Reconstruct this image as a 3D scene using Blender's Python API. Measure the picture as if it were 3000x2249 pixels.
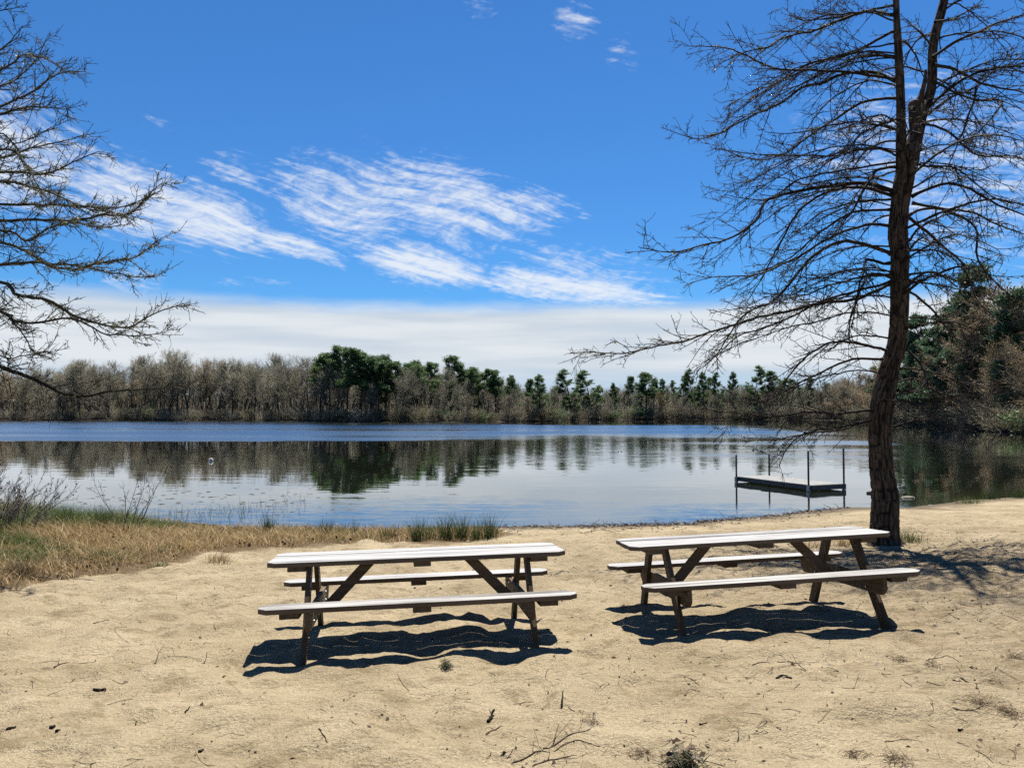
import bpy, bmesh, math, random
import numpy as np
from mathutils import Vector, Matrix

for o in list(bpy.data.objects):
    bpy.data.objects.remove(o)
SC = bpy.context.scene
COL = SC.collection
rs = np.random.RandomState(7)
random.seed(7)

# ------------------------------------------------------------------ camera
F = 2250.0                       # focal length in pixels of the 3000 x 2249 frame
YH = 1200.0                      # pixel row of the horizon
HC = 1.883                       # camera height
PITCH = math.atan((YH - 1124.5) / F)
cam_d = bpy.data.cameras.new("camera")
cam = bpy.data.objects.new("camera", cam_d)
COL.objects.link(cam)
cam_d.sensor_width = 36.0
cam_d.lens = 36.0 * F / 3000.0
cam_d.clip_start = 0.05
cam_d.clip_end = 6000.0
cam.location = (0, 0, HC)
cam.rotation_euler = (math.pi / 2 + PITCH, 0, 0)
SC.camera = cam

# ------------------------------------------------------------------ light
SUN_DIR = Vector((0.125, 0.40, 1.0)).normalized()      # towards the sun
SUN_EL = math.asin(SUN_DIR.z)
SUN_AZ = math.atan2(SUN_DIR.x, SUN_DIR.y)
SKY_STRENGTH = 0.05
EXPO = 1.25
sun_d = bpy.data.lights.new("sun", 'SUN')
sun_d.energy = 5.0
sun_d.angle = math.radians(0.53)
sun_d.color = (1.0, 0.955, 0.88)
sun = bpy.data.objects.new("sun", sun_d)
COL.objects.link(sun)
sun.rotation_euler = SUN_DIR.to_track_quat('Z', 'Y').to_euler()
sun.location = SUN_DIR * 60

SC.view_settings.view_transform = 'Standard'
SC.view_settings.look = 'None'
SC.view_settings.exposure = EXPO
SC.view_settings.gamma = 1.0
SC.view_settings.use_curve_mapping = False
SC.render.engine = 'CYCLES'
SC.cycles.use_denoising = False
SC.cycles.sample_clamp_indirect = 2.5
SC.cycles.max_bounces = 6
SC.cycles.diffuse_bounces = 2
SC.cycles.glossy_bounces = 3
SC.cycles.transparent_max_bounces = 12
SC.cycles.caustics_reflective = False
SC.cycles.caustics_refractive = False


# ------------------------------------------------------------------ node helper
class G:
    def __init__(self, tree):
        self.t = tree
        tree.nodes.clear()

    def n(self, kind, **kw):
        nd = self.t.nodes.new(kind)
        for k, v in kw.items():
            setattr(nd, k, v)
        return nd

    def link(self, a, b):
        self.t.links.new(a, b)

    def put(self, sock, v):
        if isinstance(v, bpy.types.NodeSocket):
            self.t.links.new(v, sock)
        elif v is not None:
            if sock.type == 'RGBA' and len(v) == 3:
                v = (*v, 1.0)
            sock.default_value = v

    def m(self, op, a, b=None, c=None, clamp=False):
        nd = self.n('ShaderNodeMath', operation=op, use_clamp=clamp)
        for s, v in zip(nd.inputs, (a, b, c)):
            self.put(s, v)
        return nd.outputs[0]

    def v(self, op, a, b=None, scale=None):
        nd = self.n('ShaderNodeVectorMath', operation=op)
        self.put(nd.inputs[0], a)
        if b is not None:
            self.put(nd.inputs[1], b)
        if scale is not None:
            self.put(nd.inputs['Scale'], scale)
        return nd.outputs['Value'] if op in ('DOT_PRODUCT', 'LENGTH', 'DISTANCE') else nd.outputs[0]

    def mix(self, fac, a, b, mode='MIX'):
        nd = self.n('ShaderNodeMix', data_type='RGBA', blend_type=mode)
        self.put(nd.inputs[0], fac)
        self.put(nd.inputs[6], a)
        self.put(nd.inputs[7], b)
        return nd.outputs[2]

    def noise(self, vec, scale, detail=4, rough=0.55, dist=0.0, out=0):
        nd = self.n('ShaderNodeTexNoise')
        if vec is not None:
            self.put(nd.inputs['Vector'], vec)
        nd.inputs['Scale'].default_value = scale
        nd.inputs['Detail'].default_value = detail
        nd.inputs['Roughness'].default_value = rough
        nd.inputs['Distortion'].default_value = dist
        return nd.outputs[out]

    def smooth(self, v, lo, hi, a=0.0, b=1.0):
        nd = self.n('ShaderNodeMapRange', interpolation_type='SMOOTHSTEP')
        self.put(nd.inputs[0], v)
        self.put(nd.inputs[1], lo)
        self.put(nd.inputs[2], hi)
        self.put(nd.inputs[3], a)
        self.put(nd.inputs[4], b)
        return nd.outputs[0]

    def ramp(self, v, stops):
        nd = self.n('ShaderNodeValToRGB')
        self.put(nd.inputs[0], v)
        el = nd.color_ramp.elements
        while len(el) < len(stops):
            el.new(0.5)
        for e, (p, c) in zip(el, stops):
            e.position = p
            e.color = (*c, 1.0)
        return nd.outputs[0]

    def comb(self, x, y, z):
        nd = self.n('ShaderNodeCombineXYZ')
        for s, v in zip(nd.inputs, (x, y, z)):
            self.put(s, v)
        return nd.outputs[0]

    def sep(self, v):
        nd = self.n('ShaderNodeSeparateXYZ')
        self.put(nd.inputs[0], v)
        return nd.outputs

    def mapping(self, vec, scale=(1, 1, 1), rot=(0, 0, 0), loc=(0, 0, 0)):
        nd = self.n('ShaderNodeMapping')
        self.put(nd.inputs[0], vec)
        nd.inputs['Location'].default_value = loc
        nd.inputs['Rotation'].default_value = rot
        nd.inputs['Scale'].default_value = scale
        return nd.outputs[0]

    def bump(self, h, strength, dist):
        nd = self.n('ShaderNodeBump')
        nd.inputs['Strength'].default_value = strength
        nd.inputs['Distance'].default_value = dist
        self.put(nd.inputs['Height'], h)
        return nd.outputs[0]


# ------------------------------------------------------------------ sky with clouds
world = bpy.data.worlds.new("World")
SC.world = world
world.use_nodes = True
g = G(world.node_tree)
sky = g.n('ShaderNodeTexSky', sky_type='NISHITA')
sky.sun_disc = False
sky.sun_elevation = SUN_EL
sky.sun_rotation = SUN_AZ
sky.altitude = 10
sky.air_density = 1.0
sky.dust_density = 0.0
sky.ozone_density = 4.0
tc = g.n('ShaderNodeTexCoord')
sx, sy, sz = g.sep(tc.outputs['Generated'])
az = g.m('ARCTAN2', sx, sy)
el = g.m('ARCSINE', sz)
P = g.comb(az, el, 0.0)


def ang(px, py):
    a = (px - 1500) / F
    b = (YH - py) / F
    A = math.atan(a)
    return (A, math.atan(b * math.cos(A)), 0.0)


# fibrous cirrus texture, streaked from upper left to lower right
warp = g.noise(g.mapping(P, (5, 9, 1)), 1.0, 2, 0.5, out=1)
Pw = g.v('ADD', P, g.v('SCALE', g.v('SUBTRACT', warp, (0.5, 0.5, 0.5)), scale=0.05))
Pr = g.mapping(Pw, rot=(0, 0, math.radians(15)))
fib = g.noise(g.mapping(Pr, (6.5, 88, 1)), 1.0, 7, 0.66, 0.35)
rip = g.noise(g.mapping(Pw, (55, 130, 1)), 1.0, 4, 0.62, 0.4)
big = g.noise(g.mapping(P, (2.2, 5.0, 1), (0, 0, math.radians(12)), (3.1, 1.7, 0)), 1.0, 4, 0.55)
tex = g.m('ADD', g.m('MULTIPLY', fib, 0.62), g.m('MULTIPLY', rip, 0.38))

STREAKS = [   # (x0,y0, x1,y1, half width px, strength)
    (-420, 330, 300, 520, 95, 0.95), (180, 500, 560, 640, 72, 1.0), (430, 590, 780, 690, 58, 1.05), (680, 660, 1010, 772, 26, 1.05),
    (20, 415, 470, 502, 18, 0.75), (580, 465, 780, 545, 26, 0.72), (525, 515, 595, 522, 9, 0.8),
    (800, 520, 1200, 650, 80, 0.86), (1000, 490, 1480, 590, 74, 0.84), (1120, 600, 1580, 655, 66, 0.92),
    (1450, 570, 1670, 612, 32, 0.8), (1050, 740, 1440, 806, 40, 1.15), (1320, 795, 2010, 872, 33, 1.1),
    (1470, 740, 1990, 835, 48, 0.66), (1200, 690, 1400, 705, 14, 0.5), (560, 832, 860, 836, 12, 0.5),
    (1640, 10, 1720, 80, 44, 0.62), (1340, -20, 1440, 40, 22, 0.5), (1770, 130, 1860, 160, 34, 0.45),
    (2380, 360, 3300, 640, 150, 0.7), (2700, 420, 3500, 560, 110, 0.62), (400, 320, 480, 335, 22, 0.4),
    (610, 420, 760, 440, 20, 0.5), (850, 420, 950, 435, 14, 0.5), (300, 850, 480, 830, 34, 0.65), (1690, 610, 1730, 625, 10, 0.7),
]
acc = None
for (x0, y0, x1, y1, w, st) in STREAKS:
    a0, a1 = Vector(ang(x0, y0)), Vector(ang(x1, y1))
    d = a1 - a0
    mp = g.n('ShaderNodeMapping', vector_type='TEXTURE')
    g.link(Pw, mp.inputs[0])
    mp.inputs['Location'].default_value = (a0 + a1) / 2
    mp.inputs['Rotation'].default_value = (0, 0, math.atan2(d.y, d.x))
    mp.inputs['Scale'].default_value = (1.3 * (d.length / 2 + 1.0 * w / F), 2.3 * w / F, 1.0)
    mk = g.smooth(g.v('LENGTH', mp.outputs[0]), 1.05, 0.2, 0.0, st)
    acc = mk if acc is None else g.m('MAXIMUM', acc, mk)
# the same kind of cloud goes on over the rest of the sky
rest = g.m('MULTIPLY', g.smooth(big, 0.52, 0.74), 0.62)
away = g.smooth(g.m('ABSOLUTE', az), 0.62, 0.95)
high = g.smooth(el, 0.58, 0.8)
acc = g.m('MAXIMUM', acc, g.m('MULTIPLY', rest, g.m('MAXIMUM', away, high)))
dens = g.smooth(g.m('ADD', acc, g.m('MULTIPLY', g.m('SUBTRACT', tex, 0.5), 3.0)), 0.36, 1.38)
dens = g.m('MULTIPLY', dens, g.smooth(acc, 0.0, 0.3))
# long cloud bank low over the horizon
edge = g.noise(g.mapping(P, (7, 30, 1)), 1.0, 5, 0.6)
bank_n = g.noise(g.mapping(P, (3.0, 34, 1), loc=(0.3, 0.2, 0)), 1.0, 4, 0.5)
elw = g.m('ADD', el, g.m('MULTIPLY', g.m('SUBTRACT', edge, 0.5), 0.022))
bank = g.smooth(elw, 0.145, 0.119)
bank = g.m('MULTIPLY', bank, g.smooth(bank_n, 0.18, 0.5, 0.86, 1.0))
K = 1.0 / SKY_STRENGTH / 2 ** EXPO
bank_col = g.mix(g.smooth(bank_n, 0.35, 0.62), (0.60 * K, 0.675 * K, 0.76 * K), (0.76 * K, 0.81 * K, 0.855 * K))
low = g.smooth(g.m('ADD', el, g.m('MULTIPLY', g.m('SUBTRACT', bank_n, 0.5), 0.03)), 0.02, 0.062)
bank_col = g.mix(low, (0.50 * K, 0.64 * K, 0.80 * K), bank_col)
cloud_col = (0.86 * K, 0.90 * K, 0.95 * K)
# a clear spring sky is a deep, clean blue
skyc = g.mix(1.0, sky.outputs[0], (0.330, 0.703, 1.04), 'MULTIPLY')
c1 = g.mix(bank, skyc, bank_col)
c2 = g.mix(g.m('MULTIPLY', dens, 0.88), c1, cloud_col)
bg = g.n('ShaderNodeBackground')
bg.inputs['Strength'].default_value = SKY_STRENGTH
g.link(c2, bg.inputs['Color'])
world.cycles.sampling_method = 'MANUAL'
world.cycles.sample_map_resolution = 512
wo = g.n('ShaderNodeOutputWorld')
g.link(bg.outputs[0], wo.inputs[0])


# ------------------------------------------------------------------ small maths
def ray(px, py):
    u = (px - 1500) / F
    v = (1124.5 - py) / F
    c, s = math.cos(PITCH), math.sin(PITCH)
    return np.array([u, c - v * s, s + v * c])


def at_depth(px, py, y):
    d = ray(px, py)
    return d * (y / d[1]) + np.array([0, 0, HC])


def hash2(ix, iy, seed):
    h = (ix.astype(np.int64) * 374761393 + iy.astype(np.int64) * 668265263 + seed * 1274126177) & 0x7fffffff
    h = ((h ^ (h >> 13)) * 1103515245) & 0x7fffffff
    h = ((h ^ (h >> 16)) * 12345 + 6789) & 0x7fffffff
    return (h ^ (h >> 11)) % 65536 / 65535.0


def vnoise(x, y, seed=0):
    xi, yi = np.floor(x), np.floor(y)
    fx, fy = x - xi, y - yi
    fx = fx * fx * fx * (fx * (fx * 6 - 15) + 10)
    fy = fy * fy * fy * (fy * (fy * 6 - 15) + 10)
    a, b = hash2(xi, yi, seed), hash2(xi + 1, yi, seed)
    c, d = hash2(xi, yi + 1, seed), hash2(xi + 1, yi + 1, seed)
    return (a + (b - a) * fx) * (1 - fy) + (c + (d - c) * fx) * fy - 0.5


def fbm(x, y, seed=0, octv=4, gain=0.5):
    s, a = 0, 1.0
    for i in range(octv):
        s = s + a * vnoise(x * 2 ** i + 17.3 * i, y * 2 ** i - 9.1 * i, seed + i)
        a *= gain
    return s


def nrm(v):
    return v / np.maximum(np.linalg.norm(v, axis=-1, keepdims=True), 1e-9)


# ------------------------------------------------------------------ terrain
ZW = -0.62          # water level
NEAR = [(-60, 30), (-30, 25), (-18, 21.5), (-12, 19.4), (-8, 17.4), (-5.8, 16.4), (-3, 16.25), (0, 16.5), (3.8, 17.1),
        (6.7, 18.7), (8.8, 19.8), (10.2, 19.7), (12.3, 21.2), (15, 22.5), (20, 25), (30, 33), (42, 50), (50, 68)]
FAR = [(55, 83), (62, 105), (73, 152), (77, 183), (60, 196), (38, 197), (20, 190), (8, 166), (-10, 155), (-30, 153),
       (-45, 166), (-70, 178), (-100, 182), (-145, 180), (-200, 150)]
LAKE = np.array(NEAR + FAR + [(-200, 60)], float)


def poly_sd(x, y, poly):
    """signed distance, positive outside the polygon"""
    d2 = np.full(x.shape, 1e18)
    inside = np.zeros(x.shape, bool)
    n = len(poly)
    for i in range(n):
        ax, ay = poly[i]
        bx, by = poly[(i + 1) % n]
        ex, ey = bx - ax, by - ay
        t = np.clip(((x - ax) * ex + (y - ay) * ey) / (ex * ex + ey * ey), 0, 1)
        d2 = np.minimum(d2, (x - ax - t * ex) ** 2 + (y - ay - t * ey) ** 2)
        cond = (ay > y) != (by > y)
        if abs(ey) > 1e-12:
            inside ^= cond & (x < ex * (y - ay) / ey + ax)
    return np.where(inside, -1, 1) * np.sqrt(d2)


GRASS = np.array([(-30, 6.5), (-9, 7.2), (-7.2, 7.6), (-5.95, 8.8), (-5.65, 9.8), (-5.0, 10.7), (-4.8, 11.9), (-4, 12.8), (-2.4, 13.6),
                  (-1.2, 13.5), (-0.3, 14.1), (0.1, 15.2), (-0.3, 16.1), (-3, 16.1), (-5.8, 16.3), (-8, 17.3), (-12, 19.3), (-18, 21.4), (-30, 25)])


def ss(x, a, b):
    t = np.clip((x - a) / (b - a), 0, 1)
    return t * t * (3 - 2 * t)


def base_z(x, y, sd=None):
    x = np.asarray(x, float)
    y = np.asarray(y, float)
    if sd is None:
        sd = poly_sd(x, y, LAKE)
    sd = sd + 0.22 * fbm(x * 0.5, y * 0.5, 11, 3) * (np.abs(sd) < 4)
    far = ss(y, 32, 48)
    beach = ZW + 0.06 * np.minimum(sd, 40) + 0.010 * np.clip(x, -6, 6) * ss(sd, 2, 9)
    bank = ZW + 0.12 * np.clip(sd, 0, 3) + 0.085 * np.clip(sd - 3, 0, 90)
    hill = 7.0 * np.exp(-(((x - 96) / 34) ** 2 + ((y - 118) / 52) ** 2)) * ss(sd, 1, 25)
    land = beach * (1 - far) + (bank + hill) * far
    under = ZW - 0.07 * np.clip(-sd, 0, 45)
    return np.where(sd > 0, land, under)


PRINTS = []          # footprints: x, y, heading, length, depth
for _k in range(26):
    _x, _y, _h = rs.uniform(-6, 7), rs.uniform(3.2, 11.5), rs.uniform(0, 2 * math.pi)
    for _j in range(rs.randint(4, 10)):
        _h += rs.normal(0, 0.15)
        _x += 0.62 * math.cos(_h)
        _y += 0.62 * math.sin(_h)
        _s = 0.09 * (1 if _j % 2 else -1)
        PRINTS.append((_x - _s * math.sin(_h), _y + _s * math.cos(_h), _h + rs.normal(0, 0.15), rs.uniform(0.13, 0.17), rs.uniform(0.010, 0.026)))


def prints(x, y):
    b = np.zeros(np.shape(x))
    for fx_, fy_, fh, fl, fd in PRINTS:
        k = (np.abs(x - fx_) < 0.32) & (np.abs(y - fy_) < 0.32)
        if not k.any():
            continue
        dx, dy = x[k] - fx_, y[k] - fy_
        u = (dx * math.cos(fh) + dy * math.sin(fh)) / fl
        v = (-dx * math.sin(fh) + dy * math.cos(fh)) / (0.058 + 0.012 * np.clip(u, -1, 1))
        q = np.sqrt(u * u + v * v)
        b[k] += -fd * np.exp(-q ** 4) + 0.45 * fd * np.exp(-((q - 1.35) / 0.35) ** 2)
    return b



def sand_bump(x, y, sd):
    w = ss(sd, 0.6, 3.0) * ss(np.abs(x), 16, 12)
    b = 0.038 * fbm(x * 1.5, y * 1.9, 3, 2) + 0.055 * vnoise(x * 3.1 + 5, y * 3.9, 21) + 0.036 * vnoise(x * 6.3, y * 7.2, 31) \
        + 0.013 * vnoise(x * 15, y * 17, 41) + 0.006 * vnoise(x * 27, y * 29, 47)
    # trodden hollows: ridged noise makes soft rims round them
    r = np.abs(vnoise(x * 2.3 + 40, y * 2.6 + 3, 51)) * 2
    b = b + 0.032 * (r - 0.45)
    return (b + prints(x, y)) * w


def ground_z(x, y):
    x = np.atleast_1d(np.asarray(x, float))
    y = np.atleast_1d(np.asarray(y, float))
    sd = poly_sd(x, y, LAKE)
    return base_z(x, y, sd) + sand_bump(x, y, sd)


def at_ground(px, py):
    d = ray(px, py)
    lo = 2.0
    ts = np.concatenate([np.arange(2, 40, 0.02), np.arange(40, 260, 0.25)])
    X, Y, Z = d[0] * ts, d[1] * ts, HC + d[2] * ts
    zz = base_z(X, Y)
    k = np.argmax(Z < zz)
    return np.array([X[k], Y[k], zz[k]])


# ------------------------------------------------------------------ mesh helpers
def mesh_np(name, verts, faces, mats, smooth=False, midx=None):
    """faces: list of int arrays, (n,4) or (n,3); midx: one material index array per faces array"""
    me = bpy.data.meshes.new(name)
    verts = np.asarray(verts, np.float32)
    me.vertices.add(len(verts))
    me.vertices.foreach_set('co', verts.ravel())
    faces = [np.asarray(f, np.int32) for f in faces if len(f)]
    tot = np.concatenate([np.full(len(f), f.shape[1], np.int32) for f in faces])
    idx = np.concatenate([f.ravel() for f in faces])
    me.loops.add(len(idx))
    me.loops.foreach_set('vertex_index', idx)
    me.polygons.add(len(tot))
    me.polygons.foreach_set('loop_start', np.concatenate([[0], np.cumsum(tot)[:-1]]).astype(np.int32))
    me.polygons.foreach_set('loop_total', tot)
    if smooth:
        me.polygons.foreach_set('use_smooth', np.ones(len(tot), bool))
    for m in mats:
        me.materials.append(m)
    if midx is not None:
        me.polygons.foreach_set('material_index', np.concatenate(midx).astype(np.int32))
    me.update(calc_edges=True)
    return me


def obj(name, me, parent=None, loc=None, kind=None, label=None, cat=None, group=None):
    o = bpy.data.objects.new(name, me)
    COL.objects.link(o)
    if parent:
        o.parent = parent
    if loc is not None:
        o.location = loc
    tag(o, label, cat, group, kind)
    return o


def tag(o, label=None, cat=None, group=None, kind=None):
    if label:
        o["label"] = label
    if cat:
        o["category"] = cat
    if group:
        o["group"] = group
    if kind:
        o["kind"] = kind
    return o


class Acc:
    """collects vertices and faces for one mesh"""

    def __init__(self):
        self.v, self.f, self.mi, self.n = [], [], [], 0

    def add(self, v, f, mi=0):
        v = np.asarray(v, float).reshape(-1, 3)
        if not len(v):
            return
        self.v.append(v)
        f = np.asarray(f, int)
        self.f.append(f + self.n)
        self.mi.append(np.full(len(f), mi))
        self.n += len(v)

    def tubes(self, pts, rad, k=4, mi=0, cap=False):
        """pts (B,n,3), rad (B,n): B tapering tubes of k sides"""
        B, n, _ = pts.shape
        if B == 0:
            return
        T = np.empty_like(pts)
        T[:, 1:-1] = pts[:, 2:] - pts[:, :-2]
        T[:, 0] = pts[:, 1] - pts[:, 0]
        T[:, -1] = pts[:, -1] - pts[:, -2]
        T = nrm(T)
        ref = np.where(np.abs(T[:, :1, 2:3]) > 0.9, np.array([1.0, 0, 0]), np.array([0, 0, 1.0]))
        U = nrm(np.cross(T, np.broadcast_to(ref, T.shape)))
        V = np.cross(T, U)
        a = np.arange(k) * 2 * math.pi / k
        ring = pts[:, :, None] + rad[:, :, None, None] * (U[:, :, None] * np.cos(a)[:, None] + V[:, :, None] * np.sin(a)[:, None])
        i = np.arange(B)[:, None, None] * n * k + np.arange(n - 1)[None, :, None] * k
        j = np.arange(k)
        j2 = (j + 1) % k
        q = np.stack([i + j, i + j2, i + k + j2, i + k + j], -1).reshape(-1, 4)
        self.add(ring.reshape(-1, 3), q, mi)

    def mesh(self, name, mats, smooth=False):
        tri = [(f, m) for f, m in zip(self.f, self.mi)]
        return mesh_np(name, np.concatenate(self.v), [t[0] for t in tri], mats, smooth, [t[1] for t in tri])


def grow(start, d, length, n, bend, jit, r):
    B = len(start)
    p, d = start.copy(), nrm(d)
    out = [p]
    step = (length / (n - 1))[:, None]
    bend = np.broadcast_to(np.asarray(bend, float), (B,))
    for i in range(n - 1):
        d = d + jit * r.normal(0, 1, (B, 3))
        d[:, 2] += bend / (n - 1)
        d = nrm(d)
        p = p + d * step
        out.append(p)
    return np.stack(out, 1)


def spawn(pts, rad, m, t0, t1, ang0, angj, r, flat=0.0, sides=True):
    """m children for each parent: start, direction, parent radius, t"""
    B, n, _ = pts.shape
    t = (np.arange(m)[None] + r.uniform(0, 1, (B, m))) / m
    t = t0 + (t1 - t0) * t
    s = np.clip(t * (n - 1), 0, n - 1.001)
    i = s.astype(int)
    fr = (s - i)[..., None]
    bi = np.arange(B)[:, None]
    p = pts[bi, i] * (1 - fr) + pts[bi, i + 1] * fr
    T = nrm(pts[bi, i + 1] - pts[bi, i])
    pr = rad[bi, i] * (1 - fr[..., 0]) + rad[bi, i + 1] * fr[..., 0]
    q = r.normal(0, 1, (B, m, 3))
    q[..., 2] *= (1 - flat)
    q = q - (q * T).sum(-1, keepdims=True) * T
    q = nrm(q)
    a = (ang0 + angj * r.normal(0, 1, (B, m)))[..., None]
    d = np.cos(a) * T + np.sin(a) * q
    return p.reshape(-1, 3), d.reshape(-1, 3), pr.ravel(), t.ravel()


def taper(r0, r1, n):
    t = np.linspace(0, 1, n)[None]
    return r0[:, None] * (1 - t) + r1[:, None] * t


def resample(pts, n):
    """smooth curve through control points"""
    P = np.asarray(pts, float)
    s = np.concatenate([[0], np.cumsum(np.linalg.norm(np.diff(P, axis=0), axis=1))])
    s /= s[-1]
    t = np.linspace(0, 1, n)
    # Catmull-Rom
    out = []
    for x in t:
        i = min(max(np.searchsorted(s, x) - 1, 0), len(P) - 2)
        u = (x - s[i]) / max(s[i + 1] - s[i], 1e-9)
        p0, p1, p2, p3 = P[max(i - 1, 0)], P[i], P[i + 1], P[min(i + 2, len(P) - 1)]
        out.append(0.5 * ((2 * p1) + (-p0 + p2) * u + (2 * p0 - 5 * p1 + 4 * p2 - p3) * u * u + (-p0 + 3 * p1 - 3 * p2 + p3) * u ** 3))
    return np.array(out)


def box_verts(lo, hi):
    x0, y0, z0 = lo
    x1, y1, z1 = hi
    return np.array([(x0, y0, z0), (x1, y0, z0), (x1, y1, z0), (x0, y1, z0), (x0, y0, z1), (x1, y0, z1), (x1, y1, z1), (x0, y1, z1)])


def prism_mesh(name, outline, z0, z1, mats, bevel=0.004, top_mat=None):
    """outline (x, y) extruded from z0 to z1, edges bevelled; the upper faces may take a second material"""
    bm = bmesh.new()
    lo = [bm.verts.new((x, y, z0)) for x, y in outline]
    hi = [bm.verts.new((x, y, z1)) for x, y in outline]
    n = len(outline)
    bm.faces.new(lo[::-1])
    bm.faces.new(hi)
    for i in range(n):
        bm.faces.new((lo[i], lo[(i + 1) % n], hi[(i + 1) % n], hi[i]))
    bmesh.ops.recalc_face_normals(bm, faces=bm.faces)
    if bevel:
        bmesh.ops.bevel(bm, geom=list(bm.edges), offset=bevel, segments=2, affect='EDGES', profile=0.6)
    if top_mat is not None:
        for f in bm.faces:
            if f.normal.z > 0.6:
                f.material_index = top_mat
    me = bpy.data.meshes.new(name)
    bm.to_mesh(me)
    bm.free()
    for m in mats:
        me.materials.append(m)
    return me


# ------------------------------------------------------------------ materials
def material(name):
    m = bpy.data.materials.new(name)
    m.use_nodes = True
    g = G(m.node_tree)
    out = g.n('ShaderNodeOutputMaterial')
    b = g.n('ShaderNodeBsdfPrincipled')
    g.link(b.outputs[0], out.inputs[0])
    return m, g, b


def obj_coords(g):
    tc = g.n('ShaderNodeTexCoord').outputs['Object']
    rnd = g.n('ShaderNodeObjectInfo').outputs['Random']
    return g.v('ADD', tc, g.v('SCALE', (37.0, 23.0, 11.0), scale=rnd)), rnd


def wood_mat(name, stops, grain=(1.2, 26, 26), rough=0.6, crack=0.5, spec=0.35, crack_col=(0.0657, 0.0548, 0.0438)):
    m, g, b = material(name)
    P, rnd = obj_coords(g)
    grain_n = g.noise(g.mapping(P, grain), 1.0, 5, 0.62, 0.25)
    blot = g.noise(g.mapping(P, (0.9, 5, 5)), 1.0, 3, 0.5)
    f = g.m('ADD', g.m('MULTIPLY', grain_n, 0.7), g.m('MULTIPLY', blot, 0.3))
    f = g.m('ADD', f, g.m('MULTIPLY', g.m('SUBTRACT', rnd, 0.5), 0.10))
    col = g.ramp(f, stops)
    ck = g.noise(g.mapping(P, (1.5, 60, 60), loc=(4, 2, 7)), 1.0, 3, 0.5, 0.3)
    ckm = g.m('MULTIPLY', g.smooth(ck, 0.36, 0.31), g.smooth(g.noise(g.mapping(P, (2.2, 9, 9), loc=(1, 5, 2)), 1.0, 2, 0.5), 0.46, 0.60))
    col = g.mix(g.m('MULTIPLY', ckm, crack), col, crack_col)
    g.put(b.inputs['Base Color'], col)
    b.inputs['Roughness'].default_value = rough
    b.inputs['Specular IOR Level'].default_value = spec
    h = g.m('SUBTRACT', grain_n, g.m('MULTIPLY', ckm, 0.8))
    g.put(b.inputs['Normal'], g.bump(h, 0.5, 0.006))
    return m


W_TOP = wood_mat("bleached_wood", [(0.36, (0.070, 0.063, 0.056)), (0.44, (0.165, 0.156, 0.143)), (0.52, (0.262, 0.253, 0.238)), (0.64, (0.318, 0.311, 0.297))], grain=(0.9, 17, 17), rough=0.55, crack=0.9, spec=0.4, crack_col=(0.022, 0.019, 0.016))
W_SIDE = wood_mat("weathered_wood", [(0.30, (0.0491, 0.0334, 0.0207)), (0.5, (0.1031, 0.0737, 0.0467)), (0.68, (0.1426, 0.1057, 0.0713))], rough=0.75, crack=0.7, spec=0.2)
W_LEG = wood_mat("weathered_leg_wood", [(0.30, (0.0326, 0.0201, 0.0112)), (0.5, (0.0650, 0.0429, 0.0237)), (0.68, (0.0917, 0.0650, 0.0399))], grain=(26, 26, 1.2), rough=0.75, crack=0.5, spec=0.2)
W_BEAM = wood_mat("weathered_beam_wood", [(0.30, (0.0394, 0.0280, 0.0164)), (0.5, (0.0788, 0.0575, 0.0345)), (0.68, (0.1084, 0.0821, 0.0526))], grain=(26, 1.2, 26), rough=0.75, crack=0.5, spec=0.2)
W_DOCK = wood_mat("dock_plank_wood", [(0.30, (0.1294, 0.1256, 0.1142)), (0.5, (0.1903, 0.1826, 0.1637)), (0.68, (0.2207, 0.2130, 0.1903))], grain=(24, 1.2, 24), rough=0.6, crack=0.5)
W_DOCKSIDE = wood_mat("dock_side_wood", [(0.30, (0.0328, 0.0365, 0.0365)), (0.5, (0.0548, 0.0584, 0.0566)), (0.68, (0.0730, 0.0766, 0.0730))], rough=0.7, crack=0.4)


def plain(name, col, rough=0.7, metal=0.0, var=0.25, scale=20, spec=0.3):
    m, g, b = material(name)
    P, rnd = obj_coords(g)
    n = g.noise(P, scale, 4, 0.6)
    hi = tuple(min(1, c * (1 + var)) for c in col)
    lo = tuple(c * (1 - var) for c in col)
    g.put(b.inputs['Base Color'], g.mix(n, lo, hi))
    b.inputs['Roughness'].default_value = rough
    b.inputs['Metallic'].default_value = metal
    b.inputs['Specular IOR Level'].default_value = spec
    return m


STEEL = plain("galvanised_steel", (0.2409, 0.2482, 0.2555), 0.45, 0.85, 0.3, 30)
POST = plain("rusty_pipe", (0.0876, 0.0621, 0.0548), 0.55, 0.4, 0.45, 25)
FLOAT = plain("white_plastic", (0.5475, 0.5475, 0.5256), 0.45, 0, 0.1)


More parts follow.
